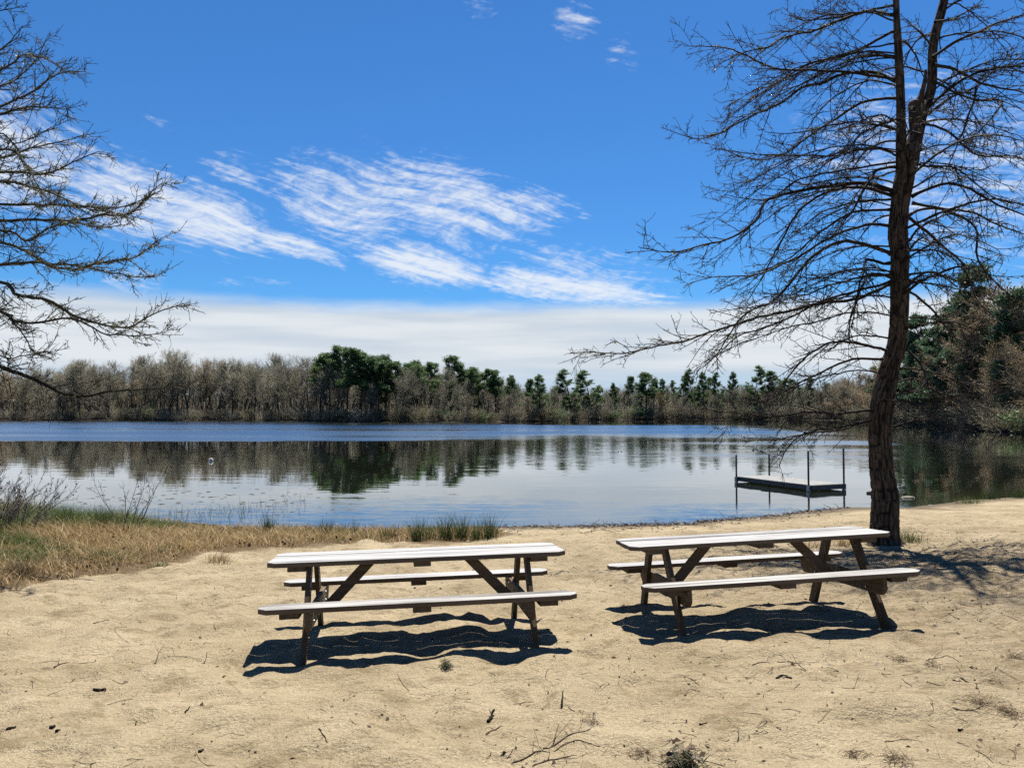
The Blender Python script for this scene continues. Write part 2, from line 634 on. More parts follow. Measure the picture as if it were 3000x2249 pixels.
def leafy(name, stops, trans=0.35, rough=0.55):
    """leaf or needle: colour varies from face to face and from plant to plant, some light passes through"""
    m = bpy.data.materials.new(name)
    m.use_nodes = True
    g = G(m.node_tree)
    out = g.n('ShaderNodeOutputMaterial')
    geo = g.n('ShaderNodeNewGeometry')
    rnd = g.n('ShaderNodeObjectInfo').outputs['Random']
    f = g.m('ADD', g.m('MULTIPLY', geo.outputs['Random Per Island'], 0.65), g.m('MULTIPLY', rnd, 0.35))
    col = g.ramp(f, stops)
    d = g.n('ShaderNodeBsdfPrincipled')
    g.put(d.inputs['Base Color'], col)
    d.inputs['Roughness'].default_value = rough
    d.inputs['Specular IOR Level'].default_value = 0.25
    t = g.n('ShaderNodeBsdfTranslucent')
    g.put(t.inputs['Color'], col)
    mx = g.n('ShaderNodeMixShader')
    mx.inputs[0].default_value = trans
    g.link(d.outputs[0], mx.inputs[1])
    g.link(t.outputs[0], mx.inputs[2])
    g.link(mx.outputs[0], out.inputs[0])
    return m


def barky(name, lo, hi, scale=6.0):
    m, g, b = material(name)
    P, rnd = obj_coords(g)
    n = g.noise(g.mapping(P, (scale, scale, scale * 0.3)), 1.0, 4, 0.6)
    f = g.m('ADD', g.m('MULTIPLY', n, 0.7), g.m('MULTIPLY', rnd, 0.4))
    g.put(b.inputs['Base Color'], g.ramp(f, [(0.28, lo), (0.78, hi)]))
    b.inputs['Roughness'].default_value = 0.85
    b.inputs['Specular IOR Level'].default_value = 0.15
    return m


BARE_BARK = barky("bare_tree_bark", (0.0274, 0.0241, 0.0201), (0.0731, 0.0658, 0.0566), 1.5)
BARE_TWIG = barky("bare_tree_twigs", (0.1547, 0.1417, 0.0978), (0.3194, 0.2943, 0.2146), 0.4)
WARM_TWIG = barky("budding_twigs", (0.2614, 0.1962, 0.1243), (0.5230, 0.4121, 0.2746), 0.4)
PINE_BARK = barky("pine_bark", (0.0175, 0.0152, 0.0134), (0.0438, 0.0362, 0.0304), 1.5)
PINE_LEAF = leafy("pine_needles", [(0.0, (0.0368, 0.0754, 0.0301)), (0.5, (0.0804, 0.1423, 0.0503)), (1.0, (0.1591, 0.2262, 0.0804))], 0.35)
WHITEPINE_LEAF = leafy("white_pine_needles", [(0.0, (0.0363, 0.0756, 0.0423)), (0.5, (0.0756, 0.1330, 0.0665)), (1.0, (0.1435, 0.2116, 0.0937))], 0.35)
BUD_LEAF = leafy("spring_buds", [(0.0, (0.0803, 0.0730, 0.0292)), (0.5, (0.1314, 0.1132, 0.0401)), (1.0, (0.1898, 0.1606, 0.0548))], 0.4)
RUST_LEAF = leafy("rusty_buds", [(0.0, (0.1139, 0.0657, 0.0350)), (0.5, (0.1752, 0.1051, 0.0526)), (1.0, (0.2453, 0.1577, 0.0788))], 0.4)
TWIG = barky("oak_twig", (0.0102, 0.0080, 0.0066), (0.0310, 0.0248, 0.0190), 9)
LICHEN = leafy("lichen_tuft", [(0.0, (0.0873, 0.0928, 0.0437)), (0.5, (0.1364, 0.1364, 0.0710)), (1.0, (0.1964, 0.1910, 0.1091))], 0.3)
LICHEN_TWIG = barky("lichened_bark", (0.0137, 0.0120, 0.0088), (0.0548, 0.0504, 0.0318), 12)
GRASS_DRY = leafy("dry_grass", [(0.0, (0.1971, 0.1232, 0.0542)), (0.45, (0.3351, 0.2316, 0.1035)), (0.8, (0.4533, 0.3449, 0.1675)), (1.0, (0.5913, 0.4928, 0.2957))], 0.3)
GRASS_GREEN = leafy("green_grass", [(0.0, (0.0394, 0.0591, 0.0131)), (0.5, (0.0788, 0.1084, 0.0263)), (1.0, (0.1445, 0.1577, 0.0526))], 0.4)
RUSH = leafy("rush_blade", [(0.0, (0.0175, 0.0321, 0.0105)), (0.5, (0.0380, 0.0613, 0.0175)), (1.0, (0.0818, 0.0993, 0.0350))], 0.35)
REED = leafy("reed_blade", [(0.0, (0.0328, 0.0438, 0.0219)), (1.0, (0.1168, 0.1314, 0.0657))], 0.3)
LITTER = leafy("leaf_litter", [(0.0, (0.0179, 0.0112, 0.0077)), (0.5, (0.0511, 0.0307, 0.0179)), (0.9, (0.1124, 0.0741, 0.0434)), (1.0, (0.2146, 0.1840, 0.1431))], 0.1)
STICK = barky("dead_stick", (0.0175, 0.0123, 0.0088), (0.0569, 0.0416, 0.0285), 14)
NEEDLE = leafy("dead_needles", [(0.0, (0.0602, 0.0356, 0.0175)), (0.6, (0.1205, 0.0766, 0.0410)), (1.0, (0.1862, 0.1369, 0.0821))], 0.15)
CHAR = plain("dark_bark", (0.0131, 0.0109, 0.0095), 0.9, 0, 0.5, 40, 0.1)
WRACK = leafy("wrack", [(0.0, (0.0153, 0.0102, 0.0082)), (0.6, (0.0434, 0.0296, 0.0230)), (1.0, (0.1022, 0.0766, 0.0588))], 0.05)
DEADWOOD = barky("bleached_deadwood", (0.1664, 0.1577, 0.1402), (0.2540, 0.2453, 0.2278), 3)
STONE = plain("lake_stone", (0.1183, 0.1084, 0.0821), 0.8, 0, 0.35, 14)
MOSS = leafy("moss", [(0.0, (0.0219, 0.0274, 0.0109)), (0.6, (0.0474, 0.0548, 0.0237)), (1.0, (0.0876, 0.0912, 0.0438))], 0.2)

# ------------------------------------------------------------------ ground
def graded(lo, hi, step, far, growth):
    a = list(np.arange(lo, hi + step / 2, step))
    s = step
    up, x = [], a[-1]
    while x < far:
        s *= growth
        x += s
        up.append(x)
    return a, up


fx, ux = graded(-9.6, 9.6, 0.036, 700, 1.085)
gx = np.array([-v for v in ux[::-1]] + fx + ux)
fy, uy = graded(2.9, 17.4, 0.036, 800, 1.055)
s, dn, yv = 0.036, [], fy[0]
while yv > -60:
    s *= 1.2
    yv -= s
    dn.append(yv)
gy = np.array(dn[::-1] + fy + uy)
X, Y = np.meshgrid(gx, gy)
SD = poly_sd(X, Y, LAKE)
Z = base_z(X, Y, SD) + sand_bump(X, Y, SD)
nx, ny = len(gx), len(gy)
ii = (np.arange(ny - 1)[:, None] * nx + np.arange(nx - 1)[None]).ravel()
quads = np.stack([ii, ii + 1, ii + 1 + nx, ii + nx], 1)

m_ground, g, b = material("beach_and_forest_ground")


def attr(g, name):
    return g.n('ShaderNodeAttribute', attribute_name=name).outputs['Fac']


pos = g.n('ShaderNodeNewGeometry').outputs['Position']
sdv, grs, farv, duff = attr(g, 'shore'), attr(g, 'turf'), attr(g, 'forest'), attr(g, 'duff')
n1 = g.noise(pos, 1.3, 4, 0.6)
n2 = g.noise(pos, 60, 3, 0.7)
n3 = g.noise(pos, 260, 2, 0.6)
n4 = g.noise(g.mapping(pos, (9, 26, 9)), 1.0, 4, 0.65)
sand = g.ramp(g.m('ADD', g.m('MULTIPLY', n1, 0.45), g.m('MULTIPLY', n2, 0.55)),
              [(0.32, (0.1643, 0.1256, 0.0730)), (0.50, (0.2832, 0.2263, 0.1402)), (0.66, (0.3723, 0.3051, 0.2008))])
sand = g.mix(g.smooth(n3, 0.34, 0.27), sand, (0.0730, 0.0511, 0.0328))
sand = g.mix(g.m('MULTIPLY', g.smooth(n4, 0.56, 0.72), 0.42), sand, (0.1205, 0.0861, 0.0511))
sand = g.mix(g.m('MULTIPLY', duff, g.smooth(n4, 0.36, 0.66, 0.1, 0.75)), sand, (0.0949, 0.0657, 0.0423))
n6 = g.noise(g.mapping(pos, (3.2, 5.0, 3.2)), 1.0, 6, 0.7, 0.4)
sand = g.mix(g.m('MULTIPLY', g.smooth(n6, 0.50, 0.66), 0.55), sand, (0.1241, 0.0912, 0.0453))
wet = g.smooth(g.m('ADD', sdv, g.m('MULTIPLY', g.m('SUBTRACT', n1, 0.5), 1.4)), 1.2, 0.1)
sand = g.mix(wet, sand, (0.0985, 0.0752, 0.0482))
soil = g.ramp(n2, [(0.35, (0.0657, 0.0438, 0.0234)), (0.65, (0.1387, 0.0949, 0.0511))])
sand = g.mix(g.smooth(g.m('ADD', grs, g.m('MULTIPLY', g.m('SUBTRACT', n1, 0.5), 1.2)), 0.15, -0.25), sand, soil)
silt = g.mix(g.smooth(sdv, -0.4, -7.0), (0.1095, 0.0876, 0.0474), (0.0256, 0.0248, 0.0131))
col = g.mix(g.smooth(sdv, 0.05, -0.1), sand, silt)
forest = g.ramp(g.noise(pos, 0.5, 5, 0.65), [(0.35, (0.0161, 0.0124, 0.0080)), (0.65, (0.0401, 0.0314, 0.0204))])
col = g.mix(farv, col, forest)
g.put(b.inputs['Base Color'], col)
b.inputs['Roughness'].default_value = 0.95
b.inputs['Specular IOR Level'].default_value = 0.12
n5 = g.noise(pos, 22, 4, 0.65)
hh = g.m('ADD', g.m('ADD', g.m('MULTIPLY', n2, 0.8), g.m('MULTIPLY', n5, 1.3)), g.m('ADD', g.m('MULTIPLY', n3, 0.3), g.m('MULTIPLY', n4, 0.9)))
g.put(b.inputs['Normal'], g.bump(hh, 1.0, 0.024))

me = mesh_np("ground", np.stack([X, Y, Z], -1).reshape(-1, 3), [quads], [m_ground], smooth=True)
GSD = poly_sd(X, Y, GRASS)
FARW = np.maximum(ss(Y, 36, 48), ss(np.abs(X), 17, 24) * ss(SD, -2, 0))
DUFF = np.exp(-(((X - 6.0) / 4.2) ** 2 + ((Y - 9.6) / 3.2) ** 2)) + 0.55 * ss(X - 0.35 * (7 - Y), 0.5, 4.5) * ss(Y, 9, 4)
for nm, arr in (('shore', SD), ('turf', np.clip(GSD, -5, 5)), ('forest', FARW), ('duff', np.clip(DUFF, 0, 1) * (GSD > 0))):
    at = me.attributes.new(nm, 'FLOAT', 'POINT')
    at.data.foreach_set('value', arr.ravel().astype(np.float32))
obj("ground", me, kind='structure', label="sandy beach running down to the lake and on to the wooded far banks")

# ------------------------------------------------------------------ lake
m_water = bpy.data.materials.new("lake_water")
m_water.use_nodes = True
g = G(m_water.node_tree)
out = g.n('ShaderNodeOutputMaterial')
pos = g.n('ShaderNodeNewGeometry').outputs['Position']
wx, wy, wz = g.sep(pos)
# wind patches: a breeze roughens the far water, calm patches stay mirror-like
wob = g.noise(g.mapping(pos, (0.035, 0.012, 0)), 1.0, 4, 0.6)
wo2 = g.m('SUBTRACT', wob, 0.5)
near = g.smooth(wy, 26.0, 17.5)
yw = g.m('ADD', wy, g.m('MULTIPLY', wo2, 22.0))
far_in = g.m('ADD', 63.0, g.m('MULTIPLY', g.smooth(wx, -30, 25), -14.0))
soft = g.m('ADD', 1.8, g.m('MULTIPLY', g.smooth(wx, -14, 14), 45.0))
strip = g.m('MULTIPLY', g.smooth(g.m('SUBTRACT', yw, far_in), -0.8, soft), g.smooth(g.m('ADD', yw, g.m('MULTIPLY', g.smooth(wx, -35, 15), 46)), 176, 166))
strip = g.m('MULTIPLY', strip, g.m('MULTIPLY', g.smooth(wx, 48, 22), g.smooth(g.noise(g.mapping(pos, (0.012, 0.09, 0), loc=(7, 2, 0)), 1.0, 5, 0.65), 0.30, 0.62, 0.55, 1.05)))
fine_n = g.noise(g.mapping(pos, (0.10, 0.05, 0)), 1.0, 3, 0.6)
right = g.m('MULTIPLY', g.smooth(wx, -12, 6), g.m('MULTIPLY', g.smooth(yw, 26, 40), g.smooth(yw, 150, 110)))
right = g.m('MULTIPLY', right, g.smooth(wx, 34, 26))
streak = g.smooth(g.noise(g.mapping(pos, (0.02, 0.055, 0), loc=(3, 0, 0)), 1.0, 4, 0.6), 0.5, 0.62)
amp = g.m('ADD', g.m('MULTIPLY', strip, 0.03), g.m('MULTIPLY', right, 0.018))
amp = g.m('ADD', amp, g.m('ADD', 0.0035, g.m('MULTIPLY', near, 0.012)))
r1 = g.noise(g.mapping(pos, (1.0, 2.6, 0)), 1.6, 3, 0.55, 0.3, out=1)
r2 = g.noise(g.mapping(pos, (3.0, 6.0, 0)), 2.0, 2, 0.5, 0.0, out=1)
rv = g.v('SUBTRACT', g.v('ADD', g.v('SCALE', r1, scale=0.62), g.v('SCALE', r2, scale=0.38)), (0.5, 0.5, 0.5))
rx, ry, rz = g.sep(rv)
# long low swell lines parallel to the shore give the streaky edges of the reflections
sw = g.noise(g.mapping(pos, (0.30, 2.4, 0)), 1.0, 4, 0.6, 0.2)
swell = g.m('MULTIPLY', g.m('SUBTRACT', sw, 0.5), g.m('ADD', 0.024, g.m('MULTIPLY', near, 0.010)))
nvec = g.comb(g.m('MULTIPLY', rx, g.m('MULTIPLY', amp, 3.0)), g.m('ADD', g.m('MULTIPLY', ry, g.m('MULTIPLY', amp, 4.0)), swell), 1.0)
nv = g.v('NORMALIZE', nvec)
gl = g.n('ShaderNodeBsdfGlossy', distribution='BECKMANN')
g.put(gl.inputs['Roughness'], g.m('ADD', 0.012, g.m('MAXIMUM', g.m('MAXIMUM', g.m('MULTIPLY', near, 0.10), g.m('MULTIPLY', strip, 0.38)), g.m('MULTIPLY', right, g.m('ADD', 0.08, g.m('MULTIPLY', streak, 0.14))))))
gl.inputs['Color'].default_value = (0.98, 0.99, 1.0, 1)
g.link(nv, gl.inputs['Normal'])
tr = g.n('ShaderNodeBsdfTransparent')
tr.inputs['Color'].default_value = (0.62, 0.66, 0.48, 1)
df = g.n('ShaderNodeBsdfDiffuse')
df.inputs['Color'].default_value = (0.010, 0.015, 0.012, 1)
body = g.n('ShaderNodeMixShader')
body.inputs[0].default_value = 0.35
g.link(tr.outputs[0], body.inputs[1])
g.link(df.outputs[0], body.inputs[2])
fr = g.n('ShaderNodeFresnel')
fr.inputs['IOR'].default_value = 1.333
g.link(nv, fr.inputs['Normal'])
mx = g.n('ShaderNodeMixShader')
g.link(g.m('MULTIPLY', g.m('MULTIPLY', fr.outputs[0], 1.25), g.m('SUBTRACT', 1.0, g.m('MULTIPLY', strip, 0.42)), clamp=True), mx.inputs[0])
g.link(body.outputs[0], mx.inputs[1])
g.link(gl.outputs[0], mx.inputs[2])
g.link(mx.outputs[0], out.inputs[0])
wp = np.array([(p[0], p[1], ZW) for p in LAKE])
c0 = LAKE.mean(0)
# a sheet a little larger than the lake outline; the banks rise through it
big_pts = []
for i, p in enumerate(LAKE):
    d = p - LAKE[i - 1]
    e = LAKE[(i + 1) % len(LAKE)] - p
    nrm2 = np.array([d[1], -d[0]]) / np.hypot(*d) + np.array([e[1], -e[0]]) / np.hypot(*e)
    nrm2 /= np.hypot(*nrm2)
    big_pts.append(p + nrm2 * (0.9 if p[1] < 24 else 2.0))
bmw = bmesh.new()
bmw.faces.new([bmw.verts.new((p[0], p[1], ZW)) for p in big_pts])
bmesh.ops.triangulate(bmw, faces=bmw.faces)
bmesh.ops.recalc_face_normals(bmw, faces=bmw.faces)
if sum(f.normal.z for f in bmw.faces) < 0:
    bmesh.ops.reverse_faces(bmw, faces=bmw.faces)
mw = bpy.data.meshes.new("lake")
bmw.to_mesh(mw)
bmw.free()
mw.materials.append(m_water)
obj("lake", mw, kind='structure', label="calm lake mirroring the far trees with a blue wind-ruffled strip")


# ------------------------------------------------------------------ picnic tables
def picnic_table(label, x, y, z, rot, tilt, slope, seed):
    r = random.Random(seed)
    root = bpy.data.objects.new("picnic_table", None)
    COL.objects.link(root)
    tag(root, label, "picnic table", "picnic tables on the beach")
    root.empty_display_size = 0.3
    u = Vector((math.cos(rot), math.sin(rot), tilt - slope * math.sin(rot))).normalized()
    v0 = Vector((-math.sin(rot), math.cos(rot), -slope * math.cos(rot)))
    v = (v0 - u * v0.dot(u)).normalized()
    w = u.cross(v)
    M = Matrix((u, v, w)).transposed().to_4x4()
    M.translation = (x, y, z)
    root.matrix_world = M
    L = 1.221
    # three table planks, the outer two with their corners cut off
    pw, gap, zt, th, ch = 0.2215, 0.012, 0.739, 0.038, 0.068

    def plank(name, yc, width, ztop, cut_lo, cut_hi, wob):
        h = width / 2
        e = [r.uniform(-wob, wob) for _ in range(2)]
        o = []
        xl, xr = -L + e[0], L + e[1]
        o += [(xl, -h + (ch if cut_lo else 0))] + ([(xl + ch, -h)] if cut_lo else [])
        o += ([(xr - ch, -h)] if cut_lo else []) + [(xr, -h + (ch if cut_lo else 0))]
        o += [(xr, h - (ch if cut_hi else 0))] + ([(xr - ch, h)] if cut_hi else [])
        o += ([(xl + ch, h)] if cut_hi else []) + [(xl, h - (ch if cut_hi else 0))]
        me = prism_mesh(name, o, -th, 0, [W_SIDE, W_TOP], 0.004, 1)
        ob = obj(name, me, root, (0, yc, ztop + r.uniform(-0.0015, 0.0015)))
        ob.rotation_euler = (r.uniform(-0.004, 0.004), 0, 0)
        return ob

    for k in (-1, 0, 1):
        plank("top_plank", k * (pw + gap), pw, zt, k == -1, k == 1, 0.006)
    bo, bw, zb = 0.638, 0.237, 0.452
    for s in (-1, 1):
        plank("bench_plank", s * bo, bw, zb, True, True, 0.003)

    def slab(name, cx, cy, cz, sx_, sy_, sz_, mat, rx=0, ry=0, bev=0.003, mats=None):
        me = prism_mesh(name, [(-sx_ / 2, -sy_ / 2), (sx_ / 2, -sy_ / 2), (sx_ / 2, sy_ / 2), (-sx_ / 2, sy_ / 2)], -sz_ / 2, sz_ / 2, mats or [mat], bev)
        ob = obj(name, me, root, (cx, cy, cz))
        ob.rotation_euler = (rx, ry, 0)
        return ob

    for s in (-1, 1):
        ul = s * 0.893                       # the two A-frames
        slab("top_cleat", s * 0.987, 0, zt - th - 0.0195, 0.145, 0.655, 0.038, W_BEAM)
        # cross beam on the inner side of the legs, carrying both benches
        zc = zb - th - 0.038 - 0.002 - 0.0725 + 0.036
        hy = 0.75
        o = [(-hy, -0.02), (-hy + 0.055, -0.0725), (hy - 0.055, -0.0725), (hy, -0.02), (hy, 0.0725), (-hy, 0.0725)]
        bm_ = prism_mesh("cross_beam", o, -0.019, 0.019, [W_BEAM], 0.003)
        bm_.transform(Matrix(((0, 0, 1, 0), (1, 0, 0, 0), (0, 1, 0, 0), (0, 0, 0, 1))))
        cb = obj("cross_beam", bm_, root, (ul - s * 0.0395, 0, zc))
        for t in (-1, 1):
            # legs lean out to the feet and run on into the sand
            top = Vector((ul, t * 0.235, zt - th - 0.002))
            foot = Vector((ul, t * 0.70, -0.12))
            d = foot - top
            n = 0.0
            a = math.atan2(d.y, -d.z)
            half = 0.056
            ca = math.cos(a)
            me = bpy.data.meshes.new("leg")
            bm = bmesh.new()
            vs = []
            for (pp) in (top, foot):
                for dy in (-half / ca, half / ca):
                    for dx in (-0.019, 0.019):
                        vs.append(bm.verts.new((pp.x + dx, pp.y + dy, pp.z)))
            for f in ((0, 1, 3, 2), (4, 6, 7, 5), (0, 4, 5, 1), (2, 3, 7, 6), (0, 2, 6, 4), (1, 5, 7, 3)):
                bm.faces.new([vs[i] for i in f])
            bmesh.ops.recalc_face_normals(bm, faces=bm.faces)
            bmesh.ops.bevel(bm, geom=list(bm.edges), offset=0.003, segments=2, affect='EDGES')
            bm.to_mesh(me)
            bm.free()
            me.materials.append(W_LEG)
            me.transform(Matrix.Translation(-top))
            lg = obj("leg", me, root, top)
            # bolts through leg and cross beam
            for k in (-1, 1):
                zz = zc + k * 0.035
                yy = top.y + (top.z - zz) / (top.z - foot.z) * (foot.y - top.y) + k * 0.02
                bmb = bmesh.new()
                bmesh.ops.create_cone(bmb, cap_ends=True, segments=8, radius1=0.011, radius2=0.009, depth=0.008,
                                      matrix=Matrix.Rotation(math.pi / 2, 4, 'Y'))
                mb = bpy.data.meshes.new("bolt")
                bmb.to_mesh(mb)
                bmb.free()
                mb.materials.append(STEEL)
                obj("bolt", mb, cb, (-s * 0.0225, yy, zz - zc))
        for t in (-1, 1):
            slab("bench_cleat", s * 0.985, t * bo, zb - th - 0.0195, 0.145, 0.215, 0.038, W_BEAM)
        # diagonal brace from the beam up to the table top
        p0 = Vector((s * 0.80, 0, zc - 0.045))
        p1 = Vector((s * 0.405, 0, zt - th - 0.001))
        d = p1 - p0
        hw = 0.043
        nx_ = hw * d.length / d.z
        me = bpy.data.meshes.new("brace")
        bm = bmesh.new()
        vs = []
        for pp in (p0, p1):
            for dx in (-nx_, nx_):
                for dy in (-0.019, 0.019):
                    vs.append(bm.verts.new((pp.x + dx - p0.x, pp.y + dy, pp.z - p0.z)))
        for f in ((0, 1, 3, 2), (4, 6, 7, 5), (0, 4, 5, 1), (2, 3, 7, 6), (0, 2, 6, 4), (1, 5, 7, 3)):
            bm.faces.new([vs[i] for i in f])
        bmesh.ops.recalc_face_normals(bm, faces=bm.faces)
        bmesh.ops.bevel(bm, geom=list(bm.edges), offset=0.003, segments=2, affect='EDGES')
        bm.to_mesh(me)
        bm.free()
        me.materials.append(W_SIDE)
        obj("brace", me, root, p0)
    slab("top_cleat", 0.015, 0, zt - th - 0.0195, 0.14, 0.655, 0.038, W_BEAM)
    for t in (-1, 1):
        slab("bench_cleat", 0.0, t * bo, zb - th - 0.0195, 0.14, 0.22, 0.038, W_BEAM)
    return root


picnic_table("weathered picnic table on open sand, the one farther from the big bare tree", -0.779, 6.621, -0.081, 0.141, 0.024, 0.063, 3)
picnic_table("weathered picnic table close to the big bare tree, branch shadows across its planks", 2.263, 7.211, -0.037, 0.100, 0.044, 0.063, 5)

# ------------------------------------------------------------------ swimming dock
dock = bpy.data.objects.new("swim_dock", None)
COL.objects.link(dock)
tag(dock, "small wooden dock section with four tall pipe posts standing in the lake", "dock")
DA = math.atan2(-0.919, 0.395)
dock.location = (7.83, 26.80, ZW)
dock.rotation_euler = (0, 0, DA)
DL, DW, DZ = 3.45, 1.30, 0.195
npk = 25
pwid = (DL - 0.02) / npk
dplank = [prism_mesh("deck_plank", [(-pwid / 2 + 0.009, 0), (pwid / 2 - 0.009, 0), (pwid / 2 - 0.009, DW), (-pwid / 2 + 0.009, DW)], -0.032, 0, [W_DOCK], 0.004)]
for k in range(npk):
    o = obj("deck_plank", dplank[0], dock, (0.01 + (k + 0.5) * pwid, 0, DZ + rs.uniform(-0.002, 0.002)))
for nm, lo, hi in (("side_beam", (0, -0.041, DZ - 0.155), (DL, -0.002, DZ - 0.006)), ("side_beam", (0, DW + 0.002, DZ - 0.155), (DL, DW + 0.041, DZ - 0.006)),
                   ("end_beam", (-0.041, -0.041, DZ - 0.155), (-0.002, DW + 0.041, DZ - 0.006)), ("end_beam", (DL + 0.002, -0.041, DZ - 0.155), (DL + 0.041, DW + 0.041, DZ - 0.006)),
                   ("joist", (0.01, DW / 2 - 0.02, DZ - 0.14), (DL - 0.01, DW / 2 + 0.02, DZ - 0.034))):
    obj(nm, prism_mesh(nm, [(lo[0], lo[1]), (hi[0], lo[1]), (hi[0], hi[1]), (lo[0], hi[1])], lo[2], hi[2], [W_DOCKSIDE], 0.004), dock)
for (px_, py_, top) in ((0.05, -0.075, 0.94), (0.05, DW + 0.075, 0.91), (DL - 0.06, -0.075, 1.24), (DL - 0.06, DW + 0.075, 1.29)):
    a = Acc()
    a.tubes(np.array([[(px_, py_, -1.6), (px_, py_, top)]]), np.full((1, 2), 0.03), 12)
    a.tubes(np.array([[(px_, py_, top), (px_, py_, top + 0.001)]]), np.array([[0.03, 0.0005]]), 12)
    po = obj("post", a.mesh("post", [POST], True), dock)
    bx = prism_mesh("bracket", [(px_ - 0.05, py_ - 0.045), (px_ + 0.05, py_ - 0.045), (px_ + 0.05, py_ + 0.045), (px_ - 0.05, py_ + 0.045)], DZ - 0.19, DZ - 0.01, [STEEL], 0.006)
    obj("bracket", bx, po)


# ------------------------------------------------------------------ tree prototypes for the far banks
def quads_at(cent, size, r, aspect=0.45, up=0.0):
    """one randomly turned quad for each centre"""
    n = len(cent)
    a = nrm(r.normal(0, 1, (n, 3)) + np.array([0, 0, up]))
    q = r.normal(0, 1, (n, 3))
    b = nrm(np.cross(a, q))
    s = size * r.uniform(0.6, 1.4, (n, 1))
    u, v = a * s * 0.5, b * s * 0.5 * aspect
    V = np.stack([cent - u - v * 0.6, cent - u * 0.2 + v, cent + u + v * 0.3, cent + u * 0.3 - v], 1).reshape(-1, 3)
    return V, np.arange(4 * n).reshape(-1, 4)


def bare_proto(seed, H, twig_mat, stems=1, low=0.35, wide=0.30, bud=0, bud_mat=None, dens=1.0):
    r = np.random.RandomState(seed)
    tr, cr = Acc(), Acc()
    st = np.zeros((stems, 3)) + r.normal(0, 0.12, (stems, 3)) * np.array([1, 1, 0]) * (stems > 1)
    st[:, 2] = -0.4
    d = np.array([[0, 0, 1.0]]) + r.normal(0, 0.06 if stems == 1 else 0.22, (stems, 3))
    T = grow(st, d, H * r.uniform(0.86, 1.0, stems), 10, 0.25, 0.055, r)
    R = taper(np.full(stems, 0.0125 * H), np.full(stems, 0.02), 10)
    tr.tubes(T, R, 6)
    m1 = int(20 / stems) + 4
    p, dd, pr, t = spawn(T, R, m1, low, 0.97, 0.72, 0.16, r)
    L1 = wide * H * (1.12 - 0.75 * t) * r.uniform(0.7, 1.25, len(t))
    B1 = grow(p, dd, L1, 6, 0.45, 0.10, r)
    R1 = taper(pr * 0.5 + 0.012, np.full(len(p), 0.018), 6)
    tr.tubes(B1, R1, 4)
    p, dd, pr, t = spawn(B1, R1, 6, 0.15, 1.0, 0.62, 0.2, r)
    L2 = 0.10 * H * r.uniform(0.6, 1.3, len(t))
    B2 = grow(p, dd, L2, 4, 0.35, 0.13, r)
    R2 = taper(np.full(len(p), 0.022), np.full(len(p), 0.014), 4)
    cr.tubes(B2, R2, 3)
    p, dd, pr, t = spawn(B2, R2, int(5 * dens), 0.1, 1.0, 0.6, 0.25, r)
    B3 = grow(p, dd, 0.055 * H * r.uniform(0.6, 1.4, len(t)), 3, 0.3, 0.12, r)
    R3 = taper(np.full(len(p), 0.014), np.full(len(p), 0.010), 3)
    cr.tubes(B3, R3, 3)
    p, dd, pr, t = spawn(B3, R3, 3, 0.2, 1.0, 0.6, 0.25, r)
    B4 = grow(p, dd, 0.035 * H * r.uniform(0.6, 1.4, len(t)), 2, 0.2, 0.1, r)
    cr.tubes(B4, taper(np.full(len(p), 0.011), np.full(len(p), 0.007), 2), 3)
    if bud:
        k = r.choice(len(B4), min(bud, len(B4)), replace=False)
        V, Fq = quads_at(B4[k, -1], 0.20, r, 0.7)
        cr.add(V, Fq, 1)
    return tr.mesh("trunk", [BARE_BARK], True), cr.mesh("crown", [twig_mat, bud_mat or BUD_LEAF])


def pine_proto(seed, H, low, wide, leaf=PINE_LEAF, layered=False, size=0.27, clump=1.0, dens=1.15):
    r = np.random.RandomState(seed)
    tr, cr = Acc(), Acc()
    T = grow(np.array([[0, 0, -0.4]]), np.array([[0, 0, 1.0]]) + r.normal(0, 0.05, (1, 3)), np.array([H]), 12, 0.2, 0.05 if not layered else 0.02, r)
    R = taper(np.array([0.014 * H]), np.array([0.03]), 12)
    tr.tubes(T, R, 7)
    m = 34 if layered else 30
    p, dd, pr, t = spawn(T, R, m, low, 0.985, 1.25 if layered else 1.15, 0.2, r, 0.2)
    if layered:
        L = wide * H * (0.25 + 1.0 * (1 - (t - low) / (1 - low)) ** 0.8) * r.uniform(0.55, 1.2, len(t))
    else:
        q_ = (t - low) / (1 - low)
        L = 1.15 * wide * H * (0.28 + 0.92 * np.sin(np.clip(q_ * 0.85 + 0.22, 0, 1) * math.pi)) * r.uniform(0.35, 1.25, len(t))
    B1 = grow(p, dd, L, 6, 0.25 if layered else 0.5, 0.10, r)
    tr.tubes(B1, taper(pr * 0.4 + 0.015, np.full(len(p), 0.02), 6), 4)
    # foliage clumps on side shoots and limb ends
    p2, d2, _, t2 = spawn(B1, taper(pr, pr, 6), 7 if layered else 6, 0.38, 1.0, 0.8, 0.3, r, 0.5)
    B2 = grow(p2, d2, 0.06 * H * r.uniform(0.4, 1.1, len(p2)), 3, 0.3, 0.1, r)
    tr.tubes(B2, taper(np.full(len(p2), 0.025), np.full(len(p2), 0.012), 3), 3)
    cen = np.concatenate([B2[:, -1], B2[:, 1], B1[:, -1], T[:, -1]])
    nq = int((34 if layered else 26) * dens)
    rad = (np.array([0.75, 0.75, 0.30]) if layered else np.array([0.54, 0.54, 0.26])) * clump
    g_ = r.normal(0, 0.5, (len(cen), nq, 3))
    pts = (cen[:, None] + g_ * rad * r.uniform(0.6, 1.25, (len(cen), 1, 1))).reshape(-1, 3)
    V, Fq = quads_at(pts, size, r, 0.4, 0.5)
    cr.add(V, Fq)
    return tr.mesh("trunk", [PINE_BARK], True), cr.mesh("crown", [leaf])


